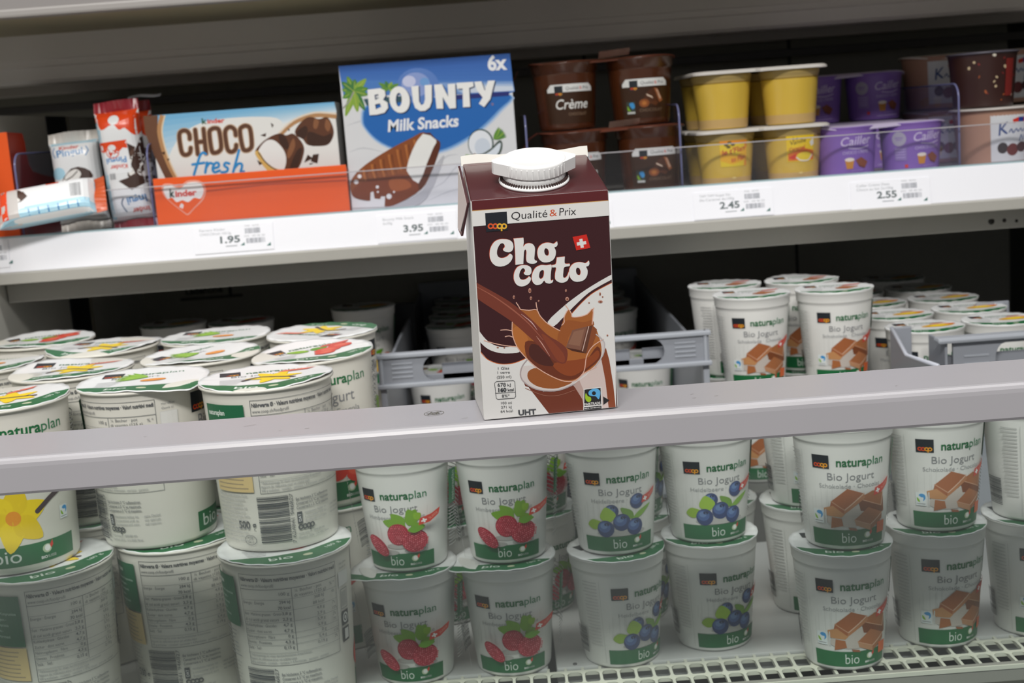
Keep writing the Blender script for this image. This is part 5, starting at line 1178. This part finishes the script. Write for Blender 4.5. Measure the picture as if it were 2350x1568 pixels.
pc_ = thing('snack_pack', 'wrapped pack standing in shadow behind the orange box, print upright', 'snack pack', (-.4175, 1.318, SHELF + .0125), .10, 'wrapped snack bar packs')
pillow(pc_, 'wrapper', .049, .080, .032, draw_pingui_up, sd=7, back=film_b, fin_m=M('#c9c4bd', .3)); pc_.rotation_euler = (radians(-8), radians(-3), .1)
def draw_lying(a, w, h):
    a.rect(0, 0, w, h, film); a.rect(0, 0, 12, h, film_b); a.bars(14, 10, 30, 20, M('#6a6c70', .4), 16, 3, 'y'); a.poly([(34, 30), (46, 30), (46, 42), (34, 42)], film_o); snack_piece(a, 26, 74, .8, .6)
    for i in range(6): a.line([(3, 14 + i * 9), (9, 14 + i * 9)], 1.2, pk_blue, round_=False)
    a.rect(0, h - 22, w, h, M('#c4bfbc', .3)); a.rect(0, h - 12, w, h, film_o)
pd = thing('snack_pack', 'wrapped pack lying on its side over the price strip at far left', 'snack pack', (-.3830, 1.2470, CZ - .0385), 0, 'wrapped snack bar packs')
pillow(pd, 'wrapper', .040, .090, .024, draw_lying, sd=9, back=film_b, fin_m=M('#c4572f', .3))
zv = Vector((-.090, -.012, -.010)).normalized(); yv = Vector((.05, .80, -.60)); yv = (yv - zv * yv.dot(zv)).normalized(); xv = yv.cross(zv)
pd.rotation_euler = Matrix((xv, yv, zv)).transposed().to_euler()

# ------------------------------------------------------------------ the drink carton on the rail
CW, CDp, CHf, CHr = .0715, .0560, .1148, .1322
FLp = Vector((-.0177, .6680, CZ - .1526)); yaw = atan2(.0072, .0711)
ct = thing('drink_carton', 'dark brown chocolate drink carton with white screw cap on grey rail', 'drink carton', FLp, yaw)
ch_m = M('#4a2023', .28, spec=.5, coat=.15); white_b = M('#dcdbd7', .35)
b = MB(); bm = bmesh.new()
vs = [bm.verts.new(p) for p in ((0, 0, 0), (CW, 0, 0), (CW, CDp, 0), (0, CDp, 0), (0, 0, CHf), (CW, 0, CHf), (CW - .0012, CDp, CHr), (.0012, CDp, CHr))]
for f in ((0, 3, 2, 1), (0, 1, 5, 4), (1, 2, 6, 5), (2, 3, 7, 6), (3, 0, 4, 7), (4, 5, 6, 7)): bm.faces.new([vs[i] for i in f])
bmesh.ops.bevel(bm, geom=list(bm.edges), offset=.0011, segments=3, affect='EDGES', profile=.6)
bmesh.ops.recalc_face_normals(bm, faces=bm.faces); bm.verts.index_update()
V = [v.co[:] for v in bm.verts]; top_f = []; oth = []; brown_f = []
for f in bm.faces:
    c = f.calc_center_median(); idx = [v.index for v in f.verts]
    if f.normal.z > .35: top_f.append(idx)
    else: oth.append(idx)
b.add(V, top_f, ch_m, True); b.add(V, oth, white_b); bm.free()
Rz = Matrix.Rotation(yaw, 3, 'Z')
SHR = .0175                                   # the soft carton leans a little to the right
q = [proj(FLp + Rz @ Vector(p)) for p in ((0, 0, 0), (CW, 0, 0), (CW + SHR * CHf, 0, CHf), (SHR * CHf, 0, CHf))]
wmm, hmm = CW * 1000, CHf * 1000
A5 = quad_map(to_crop(q, 1040, 320, 4.6125), wmm, hmm); A6 = quad_map(to_crop(q, 1040, 620, 4.355), wmm, hmm)
a = Art(A6); D1 = M('#3a191d', .28, coat=.15); D0 = M('#5a2023', .28, coat=.15); ed = M('#c8642e', .3)
def R6(x0, y0, x1, y1, m): a.tris([(x0, y0), (x1, y0), (x1, y1), (x0, y1)], [(0, 1, 2), (0, 2, 3)], m, raw=True)
inv = .55                                     # stay clear of the rounded edges
R6(inv, inv, wmm - inv, hmm - .3, D1); R6(inv, hmm - 12.0, wmm - inv, hmm - .3, D0)
def clampx(P): return P
W6 = M('#d9d8d5', .3, coat=.1)
Lw = A6(0, 0)
low = [(190, 560), (222, 680), (270, 810), (340, 890), (430, 930), (520, 940), (620, 926), (720, 885)]
def x_left(y): return 172 + (y - 75) * (300 - 172) / 1425.
def x_right(y): return 1610 + (y - 30) * 22 / 1300.
# white lower part
a.poly([(x_left(520) + 4, 520)] + low[1:] + [(900, 800), (1080, 640), (1180, 440), (1270, 340), (1380, 240), (1500, 170), (x_right(115) - 2, 115), (x_right(1370) - 4, 1375), (1250, 1412), (950, 1442), (600, 1478), (x_left(1500) + 12, 1508)], W6)
a.line([(x_left(520) + 4, 520)] + low, 7, ed, smooth=3); a.line([(1180, 440), (1270, 340), (1380, 240), (1500, 170), (x_right(115) - 4, 115)], 6, ed, smooth=3)
# white swoosh bands
a.poly([(x_left(385) + 3, 385), (210, 510), (255, 600), (325, 690), (400, 745), (500, 770), (640, 765), (660, 820), (550, 833), (450, 826), (350, 790), (270, 720), (220, 630), (x_left(490) + 3, 490)], W6, smooth=3)
a.poly([(x_right(35) - 3, 35), (1500, 90), (1350, 180), (1220, 270), (1100, 365), (945, 515), (1005, 562), (1130, 440), (1230, 340), (1350, 230), (1480, 150), (1590, 90), (x_right(65) - 3, 65)], W6, smooth=3)
c_pour, c_spl, c_dark, c_edge = M('#74382a', .3), M('#a2602f', .3), M('#6a3320', .3), M('#d8ab98', .3)
# glass
a.poly([(690, 1090), (720, 1160), (900, 1215), (1050, 1205), (1200, 1150), (1300, 1290), (1310, 1404), (962, 1440)], M('#6e3626', .3))
a.poly([(700, 960), (664, 1020), (680, 1100), (770, 1170), (900, 1206), (1060, 1200), (1240, 1110), (1420, 960), (1500, 850), (1510, 720), (1430, 640), (1380, 800), (900, 940)], M('#cfc6c2', .3), smooth=3)
a.poly([(755, 1010), (745, 1080), (800, 1140), (900, 1178), (1050, 1180), (1200, 1110), (1050, 1060), (850, 980)], M('#94552c', .3), smooth=3)
a.poly([(1200, 1145), (1330, 1050), (1480, 890), (1530, 1150), (1575, 1370), (1310, 1404), (1290, 1290)], M('#cdbcb6', .3)); a.poly([(1200, 1145), (1260, 1100), (1345, 1300), (1330, 1400), (1310, 1404), (1290, 1290)], M('#b59a92', .3))
a.poly([(1478, 880), (1525, 775), (1560, 900), (1600, 1150), (x_right(1370) - 8, 1380), (1555, 1392), (1520, 1100)], M('#86452a', .3))
# splash
a.poly([(590, 520), (610, 470), (640, 440), (670, 392), (760, 402), (832, 395), (870, 460), (950, 540), (1062, 605), (1085, 545), (1110, 470), (1150, 395), (1185, 440), (1190, 470), (1260, 468), (1340, 440), (1398, 385), (1390, 480), (1392, 560), (1430, 590), (1480, 760), (1470, 880), (1400, 970), (1310, 1030), (1220, 1102), (1120, 1112), (1000, 1070), (850, 985), (740, 890), (640, 770), (590, 640)], c_spl, smooth=3)
a.poly([(590, 620), (640, 560), (720, 620), (760, 760), (700, 840), (640, 770)], M('#b06a34', .3), smooth=3)
a.poly([(720, 720), (830, 720), (960, 820), (1000, 900), (1150, 945), (1320, 905), (1440, 760), (1470, 880), (1300, 1030), (1200, 1095), (1050, 1085), (850, 980), (740, 880)], c_dark, smooth=3)
a.poly([(780, 740), (900, 780), (980, 900), (1000, 960), (860, 940), (760, 850)], M('#4c2620', .3), smooth=3); a.poly([(1010, 930), (1330, 880), (1440, 800), (1450, 880), (1300, 1000), (1180, 1060), (1060, 1020)], M('#8a4424', .3), smooth=3)
a.poly([(1080, 560), (1150, 500), (1300, 520), (1390, 500), (1390, 570), (1180, 620), (1120, 780), (1040, 700)], M('#94532a', .3), smooth=3)
a.poly([(x_left(90) + 4, 85), (250, 135), (400, 218), (560, 312), (700, 420), (800, 510), (880, 590), (960, 660), (1060, 720), (1140, 800), (1120, 930), (1000, 900), (860, 760), (740, 650), (580, 512), (400, 392), (250, 292), (x_left(230) + 4, 225)], c_pour, smooth=3)
a.line([(220, 160), (400, 260), (600, 400), (760, 540), (900, 700)], 14, M('#9a5a48', .3), smooth=3, taper=lambda t: 1 - .7 * abs(2 * t - 1), round_=False); a.line([(680, 440), (780, 520), (840, 600)], 10, M('#c9a7a8', .3), smooth=3, taper=lambda t: 1 - .8 * abs(2 * t - 1), round_=False); a.line([(830, 660), (890, 740), (965, 860)], 9, M('#c99a8c', .3), smooth=3, taper=lambda t: 1 - .8 * abs(2 * t - 1), round_=False)
a.poly([(880, 640), (960, 680), (1100, 830), (1110, 920), (1040, 900), (960, 780)], M('#83402a', .3), smooth=3)
# chocolate square
a.poly([(1125, 775), (1190, 600), (1340, 562), (1275, 800)], M('#7d5444', .3), smooth=0); a.poly([(1150, 740), (1205, 615), (1310, 590), (1265, 760)], M('#8c6450', .3)); a.poly([(1340, 562), (1392, 552), (1328, 832), (1275, 800)], M('#5f3a2c', .3)); a.poly([(1392, 552), (1436, 592), (1425, 660), (1372, 802), (1328, 832)], M('#86492a', .3)); a.line([(1355, 562), (1290, 815)], 8, M('#c9aba0', .3)); a.poly([(1130, 775), (1275, 802), (1328, 834), (1190, 808)], M('#4a281e', .3))
for pts in ([(590, 520), (592, 640), (640, 770), (740, 890), (850, 985), (1000, 1070), (1120, 1112), (1220, 1102), (1310, 1030), (1430, 970)], [(670, 392), (760, 402), (832, 395), (870, 460), (950, 540), (1066, 606)], [(1085, 550), (1110, 520), (1108, 470), (1150, 395), (1182, 438), (1190, 468), (1260, 466), (1340, 440), (1398, 385), (1388, 540)], [(1500, 690), (1420, 740), (1370, 790), (1330, 870), (1315, 980), (1290, 1040), (1225, 1105)], [(310, 705), (400, 730), (520, 755), (632, 765)], [(475, 600), (530, 596), (582, 606)], [(520, 665), (560, 658), (600, 672)], [(630, 325), (650, 355), (668, 388)], [(828, 325), (832, 360), (842, 398)], [(1120, 350), (1150, 390)], [(1405, 378), (1395, 410)]): a.line(pts, 9, c_edge, smooth=3)
a.line([(1428, 642), (1500, 705), (1512, 760), (1495, 850), (1420, 960)], 11, M('#b9b2b2', .3), smooth=3); a.line([(735, 900), (690, 960), (672, 1040), (700, 1110), (790, 1175), (910, 1206), (1060, 1200), (1210, 1140)], 11, M('#a79a9a', .3), smooth=3); a.line([(720, 1180), (900, 1250), (1060, 1250), (1220, 1195)], 6, M('#93604f', .3), smooth=3)
for x, y, rx, ry in ((606, 270, 10, 18), (765, 205, 14, 26), (776, 280, 11, 17), (854, 308, 8, 9), (1126, 205, 9, 13), (1138, 288, 18, 20), (1466, 238, 10, 18), (1492, 266, 8, 9), (1470, 315, 24, 14), (1356, 326, 8, 9), (1540, 652, 9, 10), (444, 772, 11, 8), (510, 774, 9, 7)): a.ell(x, y, rx, ry, M('#b98a7a', .3)); a.ell(x + 2, y + 3, rx * .55, ry * .55, M('#7a4430', .3))
# fair trade mark
a.poly([(1303, 1187), (1480, 1166), (1491, 1386), (1299, 1404)], W6); a.poly([(1311, 1194), (1472, 1175), (1478, 1342), (1308, 1358)], ink_black)
a.poly([(1350, 1225), (1370, 1198), (1420, 1182), (1462, 1200), (1468, 1245), (1452, 1290), (1425, 1262), (1388, 1258), (1360, 1250)], M('#58a6d6', .35), smooth=3); a.ell(1405, 1230, 20, 20, ink_black); a.poly([(1325, 1228), (1345, 1260), (1372, 1270), (1378, 1300), (1355, 1320), (1325, 1300), (1318, 1260)], M('#9aba2c', .35), smooth=3)
a.text('FAIRTRADE', 1313, 1354, 1472, 1338, 24, W6, bold=.02, flip=-1); a.poly([(1307, 1370), (1480, 1354), (1482, 1384), (1305, 1398)], ink_black); a.text('MAX HAVELAAR', 1312, 1389, 1474, 1373, 11, W6, bold=.02, flip=-1)
a.poly([(1497, 1262), (1560, 1300), (1500, 1346)], ink_black)
tx = M('#3b3d40', .35)
for t, x0, y0, x1, y1, hh, bo in (('1 Glas', 447, 994, 558, 990, 25, .0), ('1 verre', 442, 1036, 566, 1032, 25, 0), ('(250 ml)', 436, 1082, 580, 1076, 25, 0), ('678', 443, 1165, 525, 1162, 36, .01), ('kJ', 540, 1160, 575, 1158, 26, 0), ('160', 450, 1216, 532, 1212, 36, .05), ('kcal', 545, 1210, 606, 1206, 27, .02), ('8%*', 487, 1272, 565, 1266, 28, 0), ('100 ml', 478, 1340, 585, 1336, 24, 0), ('271 kJ', 478, 1382, 582, 1377, 24, 0), ('64 kcal', 474, 1424, 595, 1416, 24, 0)): a.text(t, x0, y0, x1, y1, hh, tx, bold=bo, flip=-1)
a.line([(432, 1112), (600, 1102), (614, 1112), (624, 1260), (610, 1278), (445, 1290), (430, 1280), (412, 1128)], 5, tx, closed=True); a.line([(420, 1230), (620, 1218)], 4, tx)
a.text('UHT', 652, 1450, 830, 1437, 50, M('#4a4c4f', .35), bold=.04, flip=-1)
a.tr = A5
# top band with the house mark
xl5 = lambda y: 186 + (y - 664) * .072; xr5 = lambda y: 1650 + (y - 550) * .03
a.poly([(xl5(755) + 4, 757), (xr5(650) - 5, 646), (xr5(800) - 5, 806), (xl5(920) + 6, 921)], M('#dddcd9', .3)); a.line([(xl5(755) + 4, 757), (xr5(650) - 5, 646)], 7, M('#c99a5a', .3), round_=False)
a.poly([(336, 780), (566, 764), (578, 960), (348, 978)], M('#20242b', .3))
coop_word(a, 364, 950, 205, 40, M('#d8572a', .35), M('#e2ad34', .35), -1)
tk = M('#2c2a2c', .35); a.text('Qualité', 612, 850, 995, 822, 78, tk, shear=.1, flip=-1); a.text('&', 1020, 815, 1100, 810, 72, M('#c8532e', .35), flip=-1); a.text('Prix', 1122, 808, 1298, 798, 80, tk, shear=.1, flip=-1)
# Swiss flag
a.poly([(1262, 1032), (1410, 1005), (1450, 1148), (1302, 1175)], M('#c8281e', .3)); cx, cy, u, w_ = 1357, 1100, (.98, -.17), (.17, .98)
for p, r_ in ((50, 17), (17, 48)): a.poly([(cx + i * p * u[0] + j * r_ * w_[0], cy + i * p * u[1] + j * r_ * w_[1]) for i, j in ((-1, -1), (1, -1), (1, 1), (-1, 1))], W6)
# big swash lettering
def bb(P, src, dst): return [((x - src[0]) / (src[2] - src[0]) * (dst[2] - dst[0]) + dst[0], (y - src[1]) / (src[3] - src[1]) * (dst[3] - dst[1]) + dst[1]) for x, y in P]
LC = [(520, 1055), (580, 1060), (622, 1085), (636, 1125), (630, 1165), (605, 1190), (565, 1192), (535, 1180), (528, 1160), (545, 1140), (540, 1112), (515, 1098), (490, 1115), (468, 1160), (462, 1205), (475, 1240), (505, 1255), (545, 1250), (580, 1230), (597, 1212), (614, 1215), (628, 1238), (618, 1275), (585, 1315), (535, 1340), (480, 1345), (430, 1325), (395, 1275), (385, 1215), (395, 1150), (430, 1090), (475, 1062)]
Lh = [(638, 1050, 1), (742, 1040, 1), (746, 1090), (740, 1135), (762, 1110), (802, 1098), (842, 1110), (864, 1148), (862, 1210), (858, 1262), (868, 1280), (886, 1285, 1), (880, 1305), (845, 1316), (800, 1310), (776, 1288), (772, 1240), (775, 1190), (764, 1166), (750, 1182), (745, 1230), (741, 1318, 1), (658, 1328, 1), (655, 1200), (646, 1090)]
Lo = [(890, 1205), (900, 1150), (935, 1110), (985, 1093), (1030, 1096), (1062, 1104), (1085, 1088), (1098, 1078, 1), (1104, 1110), (1092, 1134), (1070, 1142), (1085, 1180), (1080, 1235), (1050, 1280), (1000, 1300), (945, 1297), (905, 1262)]; Loh = [(975, 1152), (1000, 1162), (1012, 1195), (1006, 1226), (988, 1230), (970, 1214), (962, 1180)]
La = [(830, 1470), (840, 1410), (875, 1355), (930, 1330), (985, 1332), (1036, 1324, 1), (1042, 1346), (1034, 1400), (1030, 1468), (1036, 1494), (1056, 1484, 1), (1052, 1510), (1020, 1526), (978, 1516), (962, 1494), (930, 1530), (880, 1541), (845, 1516)]; Lah = [(925, 1390), (955, 1385), (960, 1420), (950, 1460), (925, 1476), (908, 1455), (912, 1415)]
Lt = [(1095, 1250, 1), (1180, 1239, 1), (1178, 1300), (1190, 1316), (1232, 1314, 1), (1230, 1340), (1176, 1352), (1165, 1400), (1162, 1448), (1176, 1466), (1204, 1446), (1222, 1398, 1), (1225, 1440), (1210, 1490), (1165, 1515), (1115, 1510), (1080, 1480), (1078, 1420), (1088, 1358), (1050, 1356, 1), (1044, 1332), (1085, 1318)]
so, do = (890, 1078, 1104, 1300), (1225, 1284, 1440, 1505)
letters = [(LC, None), (Lh, None), (Lo, Loh), (bb(LC, (385, 1055, 636, 1345), (640, 1330, 828, 1555)), None), (La, Lah), (Lt, None), (bb([p[:2] for p in Lo], so, do), bb(Loh, so, do))]
for dx, m in ((-5, M('#b8482a', .3)), (0, M('#deddda', .3))):
    for P, Hh in letters:
        sh_ = lambda Q: [tuple([p[0] + dx, p[1] + dx * .8] + list(p[2:])) for p in Q]
        a.poly(sh_(P), m, holes=[sh_(Hh)] if Hh else [], smooth=3)
a.put(b, face_plane((0, -.0001, 0), (1, 0, 0), (0, 0, 1)), step=0, base=.02, dk=.004, keep=(.45, .5, wmm - .45, hmm - .3))
sl = Vector((0, CDp, CHr - CHf)).normalized(); topf = face_plane((0, 0, CHf), (1, 0, 0), sl)
a = Art(); Lt_ = sqrt(CDp ** 2 + (CHr - CHf) ** 2) * 1000; cm = M('#6a3034', .3)
a.line([(4, Lt_ - 4), (wmm - 4, Lt_ - 4)], .25, M('#8a4f50', .3), round_=False); a.line([(2, 1), (wmm - 2, 1)], .3, M('#7a3a3c', .3), round_=False)
a.put(b, topf, step=0, base=.05)
b.build('carton_body', ct)
# back seam and the folded ear
b = MB(); g = [[Vector((.0005 + (CW - .001) * i / 16, CDp - .0006 + .0012 * k, CHr - .0012 + .0052 * k + .0006 * k * sin(i * .9))) for i in range(17)] for k in range(2)]
b.sheet(g, M('#e6e4dc', .4)); b.sheet([[p + Vector((0, .0006, 0)) for p in r_][::-1] for r_ in g], M('#e6e4dc', .4)); b.build('top_seam', ct)
b = MB(); A_, B_, C_ = Vector((-.0002, .0035, CHf - .001)), Vector((-.0002, CDp - .001, CHr - .001)), Vector((-.0040, .012, CHf - .0185))
b.prism([A_, B_, C_ + Vector((0, .020, .002)), C_], (-.0011, 0, 0), M('#45262a', .35)); b.prism([A_ + Vector((-.0011, .002, -.001)), B_ + Vector((-.0011, -.002, -.001)), C_ + Vector((-.0011, .018, .003)), C_ + Vector((-.0011, .002, .002))], (-.0003, 0, 0), M('#cfcac6', .4)); b.build('folded_ear', ct)
# screw cap: local frame on the sloping top
nrm = Vector((1, 0, 0)).cross(sl); CM = Matrix((((1, 0, 0)), tuple(sl), tuple(nrm))).transposed().to_4x4(); cc = Vector((CW * .502, 0, CHf)) + sl * .0226; CM = Matrix.Translation(cc) @ CM
pl = M('#f1f1f0', .3, spec=.5); pl2 = M('#e2e2e1', .35)
b = MB(); b.lathe([(.0150, .0002), (.0186, .0002), (.0187, .0010), (.0180, .0017), (.0160, .0019)], pl, 72, mat=CM)
for i in range(72):
    an = 2 * pi * i / 72; RM = CM @ Matrix.Rotation(an, 4, 'Z'); b.box((.0166, -.00026, .0016), (.0180, .00026, .0031), M('#4a3a38', .5), RM)
cap = b.build('cap_collar', ct)
b = MB(); b.lathe([(.0150, .0018), (.0164, .0019), (.0166, .0026), (.0166, .0050), (.0163, .0054)], pl2, 72, mat=CM); b.build('tamper_band', ct)
b = MB(); b.lathe([(.0160, .0056), (.0168, .0057), (.0170, .0063), (.0170, .0116), (.0167, .0124), (.0160, .0129), (.0148, .0131), (.0142, .0128), (.0, .0127)], pl, 96, mat=CM)
for i in range(36):
    an = 2 * pi * i / 36; RM = CM @ Matrix.Rotation(an, 4, 'Z'); b.rbox((.0168, -.00035, .0062), (.01735, .00035, .0112), pl, .00015, RM)
for s in (-1, 1):
    P = [(s * .0125, -.0110), (s * .0216, -.0022), (s * .0222, .0004), (s * .0218, .0026), (s * .0125, .0112)]
    if s > 0: P = P[::-1]
    bw = MB(); v0 = [(x, y, .0060) for x, y in P]; bw.prism(v0, (0, 0, .0062), pl); b.add([CM @ Vector(v) for v in bw.v], bw.f, pl)
b.build('screw_cap', ct)
for ch in ct.children:
    for v in ch.data.vertices: v.co.x += SHR * v.co.z
